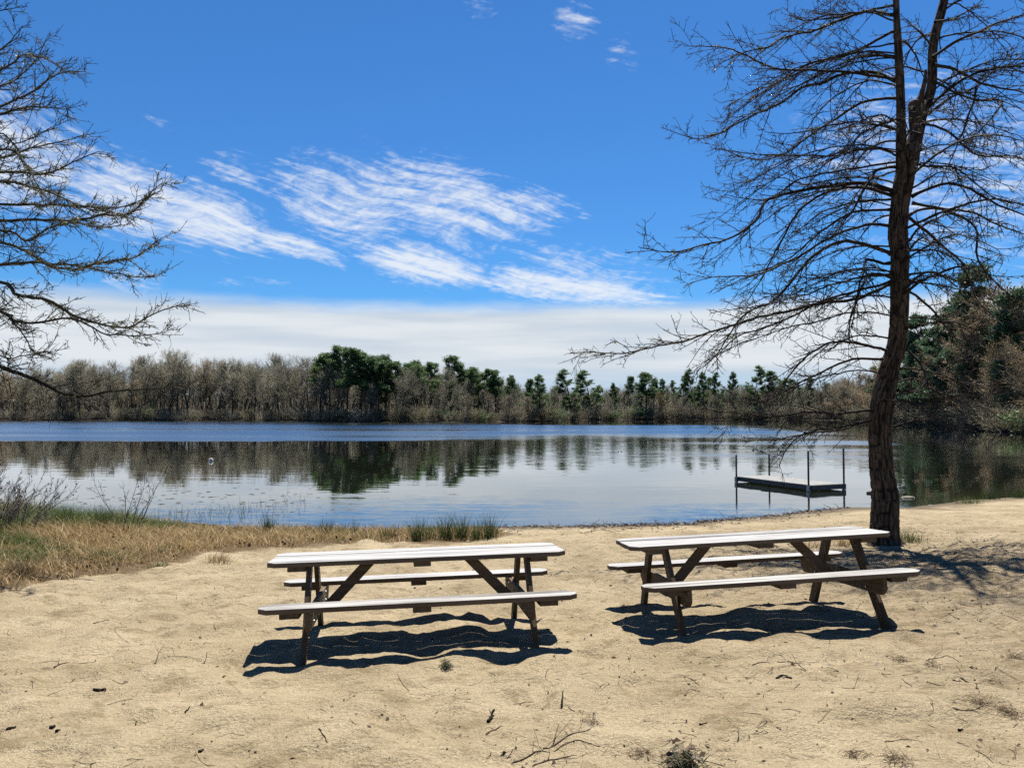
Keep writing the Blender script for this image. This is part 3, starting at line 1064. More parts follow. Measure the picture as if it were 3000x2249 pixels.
def shrub_proto(seed, H, mat, bud=0, bud_mat=None, n=16, size=0.13):
    r = np.random.RandomState(seed)
    a = Acc()
    st = r.normal(0, 0.25, (n, 3)) * np.array([1, 1, 0])
    st[:, 2] = -0.2
    d = np.concatenate([st[:, :2] * 1.6 + r.normal(0, 0.25, (n, 2)), np.ones((n, 1))], 1)
    B = grow(st, d, H * r.uniform(0.65, 1.1, n), 6, 0.1, 0.10, r)
    R = taper(np.full(n, 0.028), np.full(n, 0.012), 6)
    a.tubes(B, R, 4)
    p, dd, pr, t = spawn(B, R, 9, 0.1, 1.0, 0.65, 0.2, r)
    B2 = grow(p, dd, 0.30 * H * r.uniform(0.5, 1.2, len(p)), 4, 0.25, 0.12, r)
    R2 = taper(np.full(len(p), 0.014), np.full(len(p), 0.009), 4)
    a.tubes(B2, R2, 3)
    p, dd, pr, t = spawn(B2, R2, 6, 0.1, 1.0, 0.65, 0.25, r)
    B3 = grow(p, dd, 0.13 * H * r.uniform(0.5, 1.3, len(p)), 3, 0.2, 0.12, r)
    a.tubes(B3, taper(np.full(len(p), 0.010), np.full(len(p), 0.007), 3), 3)
    b = None
    if bud:
        k = r.choice(len(B3), min(bud, len(B3)), replace=False)
        c = B3[k, -1]
        b = Acc()
        b.add(*quads_at(np.concatenate([c, c + r.normal(0, 0.1, c.shape)]), size, r, 0.7))
    return a.mesh("stems", [mat]), (b.mesh("leaves", [bud_mat]) if b else None)


BARE = [bare_proto(101, 14, BARE_TWIG), bare_proto(102, 14, BARE_TWIG, 2), bare_proto(103, 14, BARE_TWIG, 1, 0.5, 0.24),
        bare_proto(104, 14, BARE_TWIG, 1, 0.42, 0.27), bare_proto(105, 14, BARE_TWIG, 3, 0.4, 0.25), bare_proto(106, 14, WARM_TWIG, 1, 0.3, 0.3, 500, BUD_LEAF),
        bare_proto(107, 14, WARM_TWIG, 2, 0.25, 0.3, 900, BUD_LEAF), bare_proto(108, 14, WARM_TWIG, 2, 0.2, 0.32, 900, RUST_LEAF)]
PINE = [pine_proto(201, 14, 0.48, 0.15), pine_proto(202, 14, 0.40, 0.165), pine_proto(203, 14, 0.54, 0.14), pine_proto(204, 14, 0.22, 0.15), pine_proto(205, 14, 0.16, 0.14, clump=0.9)]
WPINE = [pine_proto(211, 18, 0.12, 0.19, WHITEPINE_LEAF, True, 0.40, 1.15), pine_proto(212, 18, 0.18, 0.21, WHITEPINE_LEAF, True, 0.40, 1.2)]
SHRUB = [shrub_proto(301, 3, BARE_TWIG), shrub_proto(302, 3, BARE_TWIG), shrub_proto(303, 3, BARE_TWIG, 450, BUD_LEAF), shrub_proto(304, 3, BARE_TWIG, 160, RUST_LEAF),
         shrub_proto(305, 3, BARE_TWIG, 700, PINE_LEAF, size=0.2)]


def far_pos(px, inland):
    """ground point on the far bank seen along column px, so many metres behind the water's edge"""
    u = (px - 1500) / F
    ts = np.arange(45, 330, 0.5)
    sd = poly_sd(u * ts, ts, LAKE)
    k = np.argmax((sd > 0) & (ts > 50) & ~((ts < 75) & (u < 0.55)))
    t = ts[k]
    L_ = math.hypot(u, 1)
    x, y = u * (t + inland / L_), t + inland / L_
    return x, y, float(base_z(np.array([x]), np.array([y]))[0])


def place(proto, names, x, y, z, H, H0, rot, label, cat, group, name, lean=0.0, sxy=1.0):
    root = bpy.data.objects.new(name, None)
    COL.objects.link(root)
    tag(root, label, cat, group)
    s = H / H0
    root.location = (x, y, z)
    root.rotation_euler = (lean * math.cos(rot * 3), lean * math.sin(rot * 5), rot)
    root.scale = (s * sxy, s * sxy, s)
    for me, nm in zip(proto, names):
        if me is not None:
            o = bpy.data.objects.new(nm, me)
            COL.objects.link(o)
            o.parent = root
    return root


r = np.random.RandomState(55)


def top_py(px):      # skyline of the bare wood across the lake
    return np.interp(px, [-200, 0, 130, 240, 330, 450, 620, 780, 900, 1100, 1250, 1400, 1480, 1540, 1700, 2000, 2300, 2460, 2600],
                     [1075, 1082, 1076, 1056, 1068, 1036, 1050, 1052, 1050, 1075, 1072, 1098, 1108, 1128, 1132, 1128, 1120, 1112, 1090])


def height_for(px, x, y, z, py):
    return at_depth(px, py, y)[2] - z




def far_label(q):
    for lim, where in ((330, "far left shore behind the left tree's branch tips"), (640, "far shore where the left skyline swells highest"),
                       (910, "far shore just left of the dark pine clump"), (1210, "far shore at the feet of the dark pine clump"),
                       (1500, "wooded point right of the dark pine clump"), (1790, "far shore around the two twin pines"),
                       (2120, "far shore around the broad spreading pine"), (9999, "far shore behind the dock posts")):
        if q < lim:
            return where


nb = 0
for row, (inl, step) in enumerate(((2.0, 62), (6, 54), (11, 50), (18, 50), (27, 54), (38, 60))):
    px = -130 + r.uniform(0, step)
    while px < 2560:
        low = px > 1500
        q = px + r.uniform(-0.3, 0.3) * step
        if not (low and row == 5):
            x, y, z = far_pos(q, inl + r.uniform(-1.5, 2.5))
            H = height_for(q, x, y, z, top_py(q)) * (r.uniform(0.80, 1.05) if row > 1 else r.uniform(0.5, 0.97))
            if low:
                H *= r.uniform(0.8, 1.12)
            H = max(H, 5.0)
            k = r.choice([0, 1, 2, 3, 4, 5], p=[.2, .18, .2, .2, .16, .06])
            place(BARE[k], ("trunk", "crown"), x, y, z - 0.1, H, 14, r.uniform(0, 6.28), ("low thin bare tree on the " if low else "bare grey tree on the ") + far_label(q), "tree",
                  "bare trees: " + far_label(q), "bare_tree", 0.06, r.uniform(0.95, 1.5))
            nb += 1
        px += step * (1.25 if low else 1.0)

# the depth of the wood behind the front rows, where single trees can no longer be told apart
a = Acc()
NW = 13000
pxs = r.uniform(-260, 2600, NW)
inl = r.uniform(14, 80, NW)
sh = np.array([far_pos(q, 0)[:2] for q in np.arange(-260, 2610, 10)])
kx = np.clip(((pxs + 260) / 10).astype(int), 0, len(sh) - 1)
ux_ = (pxs - 1500) / F
yy = sh[kx, 1] + inl / np.hypot(ux_, 1)
xx = ux_ * yy
zz = base_z(xx, yy)
hh_ = np.array([at_depth(q, top_py(q) + 26, y_)[2] for q, y_ in zip(pxs, yy)]) - zz
is_trunk = r.uniform(0, 1, NW) < 0.2
hh_ = np.maximum(hh_, 3.0)
h0 = np.where(is_trunk, 0, hh_ * r.beta(1.0, 1.5, NW) * 0.95)
st = np.stack([xx, yy, zz + h0 - 0.3], 1)
dd = np.stack([r.normal(0, 0.5, NW), r.normal(0, 0.5, NW), np.where(is_trunk, 6.0, r.uniform(0.1, 1.2, NW))], 1)
ln = np.where(is_trunk, hh_ * r.uniform(0.7, 1.0, NW), r.uniform(1.2, 3.4, NW))
B = grow(st, dd, ln, 4, 0.2, 0.12, r)
r0 = np.where(is_trunk, 0.11, 0.045)
a.tubes(B, taper(r0, r0 * 0.4, 4), 3)
R_ = taper(r0, r0 * 0.4, 4)
p, d2, _, _ = spawn(B, R_, 4, 0.3, 1.0, 0.7, 0.3, r)
B2 = grow(p, d2, r.uniform(0.6, 1.7, len(p)), 3, 0.3, 0.15, r)
a.tubes(B2, taper(np.full(len(p), 0.03), np.full(len(p), 0.015), 3), 3)
obj("distant_wood", a.mesh("distant_wood", [BARE_TWIG]), kind='stuff', label="grey mass of bare wood behind the front trees of the far shore", cat="wood")

# pines across the lake: (px, inland, top py, prototype, width factor, label)
PG1 = "pines of the dark clump in the middle of the far shore"
PG2 = "pines standing up behind the bare trees right of the dark clump"
PG3 = "single pines strung along the far right shore"
PINES = [
    (940, 3, 1030, 2, 1.15, "pine at the left edge of the dark clump, bare trunk leaning out", PG1),
    (985, 6, 1010, 0, 1.15, "tallest pine of the dark clump on the far shore", PG1),
    (1018, 3, 1018, 1, 1.1, "dark clump pine, second tall top from its left", PG1),
    (1052, 7, 1026, 0, 1.1, "dark clump pine in the middle of the clump's flat top", PG1),
    (1085, 4, 1040, 1, 1.1, "dark clump pine with the thickest low crown, right of centre", PG1),
    (1112, 8, 1044, 3, 1.15, "dark clump pine on the sloping right shoulder", PG1),
    (965, 10, 1040, 1, 1.1, "pine half hidden behind the left of the dark clump", PG1),
    (1142, 12, 1035, 2, 0.95, "round-topped pine just right of the dark clump", PG1),
    (1180, 14, 1062, 2, 1.0, "lower pine at the right foot of the dark clump", PG1),
    (1128, 4, 1052, 1, 1.2, "pine filling the right half of the dark clump, low crown", PG1),
    (1165, 7, 1056, 0, 1.2, "pine at the clump's right flank, crown leaning right", PG1),
    (1202, 9, 1064, 1, 1.15, "last low pine where the dark clump meets the bare wood", PG1),
    (1225, 20, 1052, 2, 1.0, "leftmost pine top behind the bare trees right of the clump", PG2),
    (1258, 16, 1058, 0, 1.05, "second pine top behind the bare trees right of the clump", PG2),
    (1310, 16, 1040, 1, 1.05, "highest rounded pine top behind the bare trees", PG2),
    (1345, 15, 1066, 0, 1.1, "broad pine top between the two high ones behind bare trees", PG2),
    (1392, 12, 1074, 1, 1.1, "wide pine top near the right end of the wooded point", PG2),
    (1428, 11, 1078, 0, 0.95, "narrow pine top near the right end of the wooded point", PG2),
    (1462, 9, 1082, 2, 0.9, "last pine on the right end of the wooded point", PG2),
    (1500, 9, 1105, 3, 0.9, "short pine below the end of the wooded point", PG2),
    (1548, 12, 1108, 2, 0.8, "small pine top just right of the wooded point", PG3),
    (1582, 3, 1096, 3, 1.15, "first dark pine by the water right of the point", PG3),
    (1676, 3, 1080, 4, 1.35, "left of the two tall twin pines standing by the water", PG3),
    (1735, 3, 1083, 4, 1.5, "right of the two tall twin pines standing by the water", PG3),
    (1803, 6, 1120, 3, 0.8, "thin sparse pine right of the twin pines", PG3),
    (1838, 10, 1100, 2, 0.8, "small high pine top left of the broad spreading pine", PG3),
    (1895, 4, 1090, 1, 1.6, "broad spreading pine in the middle of the far right shore", PG3),
    (1940, 5, 1108, 3, 0.9, "pine close right of the broad spreading pine", PG3),
    (1998, 9, 1098, 3, 1.1, "pine just left of the overhanging branch tips", PG3),
    (2030, 6, 1080, 4, 0.95, "tall thin pine seen under the overhanging branch tips", PG3),
    (2062, 7, 1090, 3, 0.9, "pine close right of the tall thin pine", PG3),
    (2108, 6, 1090, 4, 0.85, "slim pine left of the dock posts, seen through twigs", PG3),
    (2148, 8, 1088, 3, 0.8, "narrow pine above the left dock posts", PG3),
    (2205, 5, 1072, 4, 1.1, "dense dark pine above the dock deck", PG3),
    (2245, 7, 1085, 1, 1.0, "pine right of the dense dark one above the dock", PG3),
    (2310, 9, 1105, 3, 1.0, "low pine above the right dock posts", PG3),
    (2370, 10, 1100, 3, 0.9, "low pine between the dock posts and the big trunk", PG3),
]
for px in list(range(1530, 2440, 56)):
    PINES.append((px + r.uniform(-18, 18), r.uniform(14, 24), r.uniform(1100, 1135), int(r.choice([1, 3, 4])), 1.0, "dark pine of the second row behind the far right shore", "second row of pines on the far right shore"))
for px in list(range(1190, 1500, 44)):
    PINES.append((px + r.uniform(-12, 12), r.uniform(8, 16), r.uniform(1085, 1115), int(r.choice([0, 1, 3])), 1.0, "dark pine tucked among the bare trees of the wooded point", "pines tucked into the wooded point"))
for (px, inl, py, k, wd, lab, gp) in PINES:
    x, y, z = far_pos(px, inl)
    H = height_for(px, x, y, z, py)
    place(PINE[k], ("trunk", "crown"), x, y, z - 0.1, H, 14, r.uniform(0, 6.28), lab, "pine", gp, "pine_tree", 0.03, (1.0 if gp == PG3 else 1.12) * wd * 14 / H * min(1.0, H / 14))

# shrubs along the far water's edge
for row, (inl, step) in enumerate(((0.6, 26), (2.5, 30))):
    px = -120
    while px < 2440:
        q = px + r.uniform(-8, 8)
        x, y, z = far_pos(q, inl + r.uniform(-0.4, 1.2))
        yel = r.uniform() < (0.42 if 640 < q < 900 else 0.16)
        k = 2 if yel else r.choice([0, 1, 3, 4], p=[.38, .32, .18, .12])
        H = r.uniform(1.6, 3.2) * (1.25 if q > 1500 else 1.0)
        place(SHRUB[k], ("stems", "leaves"), x, y, z - 0.05, H, 3, r.uniform(0, 6.28),
              ("yellow-green waterside shrub, " if yel else "dull brown waterside shrub, ") + far_label(q), "shrub",
              ("yellow-green shrubs: " if yel else "brown shrubs: ") + far_label(q), "shore_shrub", 0.05, 1.25)
        px += step * r.uniform(0.7, 1.3)

# the wooded right bank, nearer and higher
RB_T = "brownish budding tree on the wooded right bank"
RB_S = "tangled brown shrub at the foot of the right bank"
for row, (inl, step) in enumerate(((2, 60), (6, 52), (11, 52), (18, 60), (27, 70))):
    px = 2430 + r.uniform(0, step)
    while px < 3120:
        q = px
        x, y, z = far_pos(q, inl + r.uniform(-1, 2))
        tp = np.interp(q, [2430, 2560, 2660, 2760, 2850, 2930, 3000, 3120], [1115, 1075, 1030, 960, 900, 825, 790, 760])
        H = height_for(q, x, y, z, tp) * (r.uniform(0.8, 1.0) if row > 1 else r.uniform(0.4, 0.7))
        k = r.choice([5, 6, 7, 1, 4], p=[.26, .24, .28, .12, .10])
        place(BARE[k], ("trunk", "crown"), x, y, z - 0.1, max(H, 4), 14, r.uniform(0, 6.28), RB_T, "tree", "trees of the wooded right bank", "budding_tree", 0.07, 1.15)
        px += step * r.uniform(0.8, 1.2)
for row, (inl, step) in enumerate(((0.3, 30), (2.0, 34), (4.5, 40), (8, 50))):
    px = 2440
    while px < 3100:
        x, y, z = far_pos(px, inl + r.uniform(-0.3, 0.8))
        k = r.choice([0, 2, 3, 4], p=[.3, .22, .36, .12])
        place(SHRUB[k], ("stems", "leaves"), x, y, z - 0.05, r.uniform(1.8, 3.6), 3, r.uniform(0, 6.28), RB_S, "shrub", "shrubs of the right bank", "bank_shrub", 0.08, 1.3)
        px += step * r.uniform(0.7, 1.3)
for (px, inl, py, k, wd, lab) in [
    (2868, 7, 782, 0, 1.0, "tallest white pine, rising above the right bank"),
    (2800, 4, 905, 1, 1.1, "broad dark evergreen left of the tallest white pine"),
    (2745, 3, 965, 1, 1.0, "dark evergreen low on the right bank, halfway to the trunk"),
    (2690, 5, 925, 0, 0.85, "dark evergreen close beside the big trunk, on the right bank"),
    (2648, 4, 985, 1, 0.8, "small dark evergreen partly behind the big trunk"),
    (2995, 8, 850, 0, 1.0, "dark evergreen cut by the right edge of the picture"),
    (2560, 8, 1075, 0, 0.8, "small evergreen left of the big trunk on the far bank"),
]:
    x, y, z = far_pos(px, inl)
    H = height_for(px, x, y, z, py)
    place(WPINE[k], ("trunk", "crown"), x, y, z - 0.1, H, 18, r.uniform(0, 6.28), lab, "pine", "evergreens of the right bank", "white_pine_tree", 0.02, wd * 18 / H * min(1, H / 18))


# ------------------------------------------------------------------ the big bare tree beside the right table
m_trunk, g, b = material("furrowed_bark")
P = g.n('ShaderNodeTexCoord').outputs['Object']
hgt = attr(g, 'furrow')
n = g.noise(g.mapping(P, (22, 22, 9)), 1.0, 4, 0.6)
nb_ = g.noise(P, 1.1, 3, 0.5)
colb = g.ramp(g.m('ADD', g.m('MULTIPLY', hgt, 0.75), g.m('MULTIPLY', n, 0.25)),
              [(0.2, (0.0073, 0.0055, 0.0040)), (0.55, (0.0453, 0.0336, 0.0234)), (0.9, (0.0985, 0.0759, 0.0540))])
colb = g.mix(g.m('MULTIPLY', g.smooth(nb_, 0.5, 0.7), 0.5), colb, (0.0328, 0.0270, 0.0219))
colb = g.mix(g.m('MULTIPLY', g.smooth(g.noise(P, 5.0, 4, 0.6), 0.60, 0.72), 0.5), colb, (0.0548, 0.0569, 0.0401))
g.put(b.inputs['Base Color'], colb)
b.inputs['Roughness'].default_value = 0.9
b.inputs['Specular IOR Level'].default_value = 0.15
g.put(b.inputs['Normal'], g.bump(n, 0.6, 0.02))


def trunk_mesh(name, path, widths, rings, sides, furrow=0.02, seed=0, flare=None, lump=0.05):
    path = np.asarray(path, float)
    C = resample(path, rings)
    s0 = np.concatenate([[0], np.cumsum(np.linalg.norm(np.diff(path, axis=0), axis=1))])
    s1 = np.linspace(0, s0[-1], rings)
    W = np.interp(s1, s0, widths) / 2
    T = np.gradient(C, axis=0)
    T = nrm(T)
    U = nrm(np.cross(T, np.array([[0, 1.0, 0]])))
    V = np.cross(U, T)
    a = np.linspace(0, 2 * math.pi, sides, endpoint=False)
    A, S = np.meshgrid(a, s1)
    R0 = np.repeat(W[:, None], sides, 1)
    if flare is not None:
        R0 = R0 * (1 + flare * np.exp(-S / 0.16) * (0.75 + 0.35 * np.cos(A * 5 + 1)))
    # periodic noise round the trunk
    kx = max(8, int(round(2 * math.pi * W.mean() / 0.026)))
    uu = A / (2 * math.pi) * kx
    wv = vnoise(uu * 0.5, S * 3.5, seed + 5) * 0.9
    def per(u, v, sd):
        w = A / (2 * math.pi)
        return vnoise(u, v, sd) * (1 - w) + vnoise(u - kx, v, sd) * w
    rid = 1 - np.minimum(1, np.abs(per(uu + wv * 1.4, S * 5.5, seed)) * 4.0)
    rid2 = 1 - np.minimum(1, np.abs(per(uu * 1.0 + 3.3, S * 9.0 + wv, seed + 9)) * 5.5)
    fur = np.clip(np.maximum(rid, rid2 * 0.7), 0, 1) ** 1.5
    lumpn = lump * (per(uu * 0.25, S * 1.6, seed + 20))
    Rr = R0 * (1 + lumpn) - fur * furrow * np.clip(R0 / 0.2, 0.3, 1.2)
    ring = C[:, None] + Rr[..., None] * (U[:, None] * np.cos(A)[..., None] + V[:, None] * np.sin(A)[..., None])
    i = (np.arange(rings - 1)[:, None] * sides)
    j = np.arange(sides)[None]
    j2 = (j + 1) % sides
    q = np.stack([i + j, i + j2, i + sides + j2, i + sides + j], -1).reshape(-1, 4)
    me = mesh_np(name, ring.reshape(-1, 3), [q], [m_trunk], True)
    at = me.attributes.new('furrow', 'FLOAT', 'POINT')
    at.data.foreach_set('value', (1 - fur).ravel().astype(np.float32))
    return me


def branch_mesh(ctrl, r0, r1, rr, twig_len=(0.25, 0.85), step=0.15, lichen=0.0, mats=(TWIG, LICHEN), l3=4, droop=-0.1, start=0.12, flat=0.5, fine=1.0):
    """one limb with its twigs; ctrl = world points"""
    ctrl = np.asarray(ctrl, float)
    Lm = np.linalg.norm(np.diff(ctrl, axis=0), axis=1).sum()
    n = max(6, int(Lm / 0.11))
    C = resample(ctrl, n)
    k = np.stack([np.convolve(rr.normal(0, 0.03, n + 4), np.ones(5) / 5, 'valid') for _ in range(3)], 1)
    k[0] = 0
    C = C + k
    t = np.linspace(0, 1, n)
    R = (r0 * (1 - t) ** 0.8 + r1)[None]
    R[0, 0] *= 1.5
    a = Acc()
    a.tubes(C[None], R, 6 if r0 > 0.02 else 5)
    B1 = C[None]
    m2 = max(4, int(Lm * (1 - start) / step))
    p, d, pr, t = spawn(B1, R, m2, start, 0.995, 0.66, 0.24, rr, flat)
    L2 = rr.uniform(*twig_len, len(p)) * (1.05 - 0.55 * t)
    B2 = grow(p, d, L2, 6, droop, 0.085, rr)
    R2 = taper(np.minimum(pr * 0.6, 0.0085), np.full(len(p), 0.0034), 6)
    a.tubes(B2, R2, 4)
    p, d, pr, t = spawn(B2, R2, l3, 0.12, 0.98, 0.75, 0.25, rr, 0.4)
    B3 = grow(p, d, rr.uniform(0.07, 0.26, len(p)) * fine, 4, 0.05, 0.14, rr)
    R3 = taper(np.full(len(p), 0.0046), np.full(len(p), 0.0028), 4)
    a.tubes(B3, R3, 3)
    # short spurs and bud twigs
    for BB, RR, m in ((B3, R3, 1), (B2, R2, 3)):
        p, d, pr, t = spawn(BB, RR, m, 0.15, 1.0, 0.95, 0.25, rr, 0.2)
        S_ = grow(p, d, rr.uniform(0.03, 0.09, len(p)), 2, 0, 0.05, rr)
        a.tubes(S_, taper(np.full(len(p), 0.0036), np.full(len(p), 0.0030), 2), 3)
    if lichen > 0:
        for BB, RR, m in ((B1, R, int(Lm * 26 * lichen)), (B2, R2, max(1, int(3 * lichen)))):
            if m < 1:
                continue
            p, d, pr, t = spawn(BB, RR, m, 0.05, 0.95, 1.5, 0.1, rr, 0.0)
            keep = fbm(p[:, 0] * 2.2 + p[:, 2], p[:, 2] * 2.2 + p[:, 1], 77, 2) > 0.02
            p, d, pr = p[keep], d[keep], pr[keep]
            if len(p) == 0:
                continue
            c = (p[:, None] + d[:, None] * (pr[:, None, None] + 0.008) + rr.normal(0, 0.014, (len(p), 7, 3))).reshape(-1, 3)
            V, Fq = quads_at(c, 0.028, rr, 0.6)
            a.add(V, Fq, 1)
    return a.mesh("branch", list(mats))


oak = bpy.data.objects.new("oak_tree", None)
COL.objects.link(oak)
tag(oak, "big bare tree with forked furrowed trunk behind the right picnic table", "tree")
g0 = at_ground(2590, 1590)
OD = g0[1]
TR = [(2592, 1612, 118), (2591, 1592, 104), (2590, 1560, 86), (2593, 1452, 82), (2583, 1380, 72), (2579, 1300, 69), (2579, 1234, 71), (2590, 1153, 70), (2609, 1071, 66), (2625, 1017, 64),
      (2632, 963, 62), (2636, 854, 61), (2635, 800, 61), (2637, 740, 63), (2630, 690, 66), (2637, 597, 62), (2646, 543, 68), (2656, 489, 62), (2662, 450, 66)]
dep = lambda i, n: OD + 0.25 * math.sin(i * 0.35)
path = [at_depth(x, y, OD) for x, y, w in TR]
path[0][2] = ground_z(path[0][0], path[0][1])[0] - 0.15
wid = [w * (0.93 if y > 1100 else 0.84) * OD / F for _, y, w in TR]
SHIFT = np.array([path[0][0], OD, path[1][2]])
oak.location = SHIFT


def local(me, shift):
    me.transform(Matrix.Translation(Vector(-shift)))
    return me


obj("trunk", local(trunk_mesh("trunk", path, wid, 520, 110, 0.022, 60, 0.42), SHIFT), oak)
stem_l = [(2648, 500, 52), (2641, 440, 36), (2640, 380, 31), (2638, 271, 27), (2633, 163, 26), (2627, 54, 21), (2623, -60, 19), (2610, -260, 14), (2600, -480, 8), (2596, -640, 3)]
stem_r = [(2664, 500, 50), (2676, 430, 50), (2688, 380, 46), (2700, 326, 42), (2718, 292, 36), (2730, 244, 31), (2732, 163, 30), (2738, 108, 30), (2753, 54, 31), (2767, 0, 28), (2790, -90, 24),
          (2812, -260, 17), (2825, -450, 9), (2835, -600, 3)]
for st_, dy in ((stem_l, -0.25), (stem_r, 0.3)):
    pth = [at_depth(x, y, OD + dy * min(1, i / 4)) for i, (x, y, w) in enumerate(st_)]
    obj("stem", local(trunk_mesh("stem", pth, [w * 0.88 * OD / F for _, _, w in st_], 220, 48, 0.012, 90 + int(dy * 10)), SHIFT), oak)
stub = [at_depth(x, y, OD + 0.15) for x, y in ((2684, 400), (2680, 340), (2676, 305), (2690, 300), (2704, 262), (2710, 232), (2712, 205))]
obj("broken_stub", local(trunk_mesh("broken_stub", stub, [w * OD / F for w in (36, 34, 26, 20, 14, 11, 6)], 70, 30, 0.008, 33), SHIFT), oak)


def z3(l):
    return [(1900 + x * 0.543, y * 0.543) for x, y in l]


def z4(l):
    return [(1900 + x * 0.543, 800 + y * 0.543) for x, y in l]


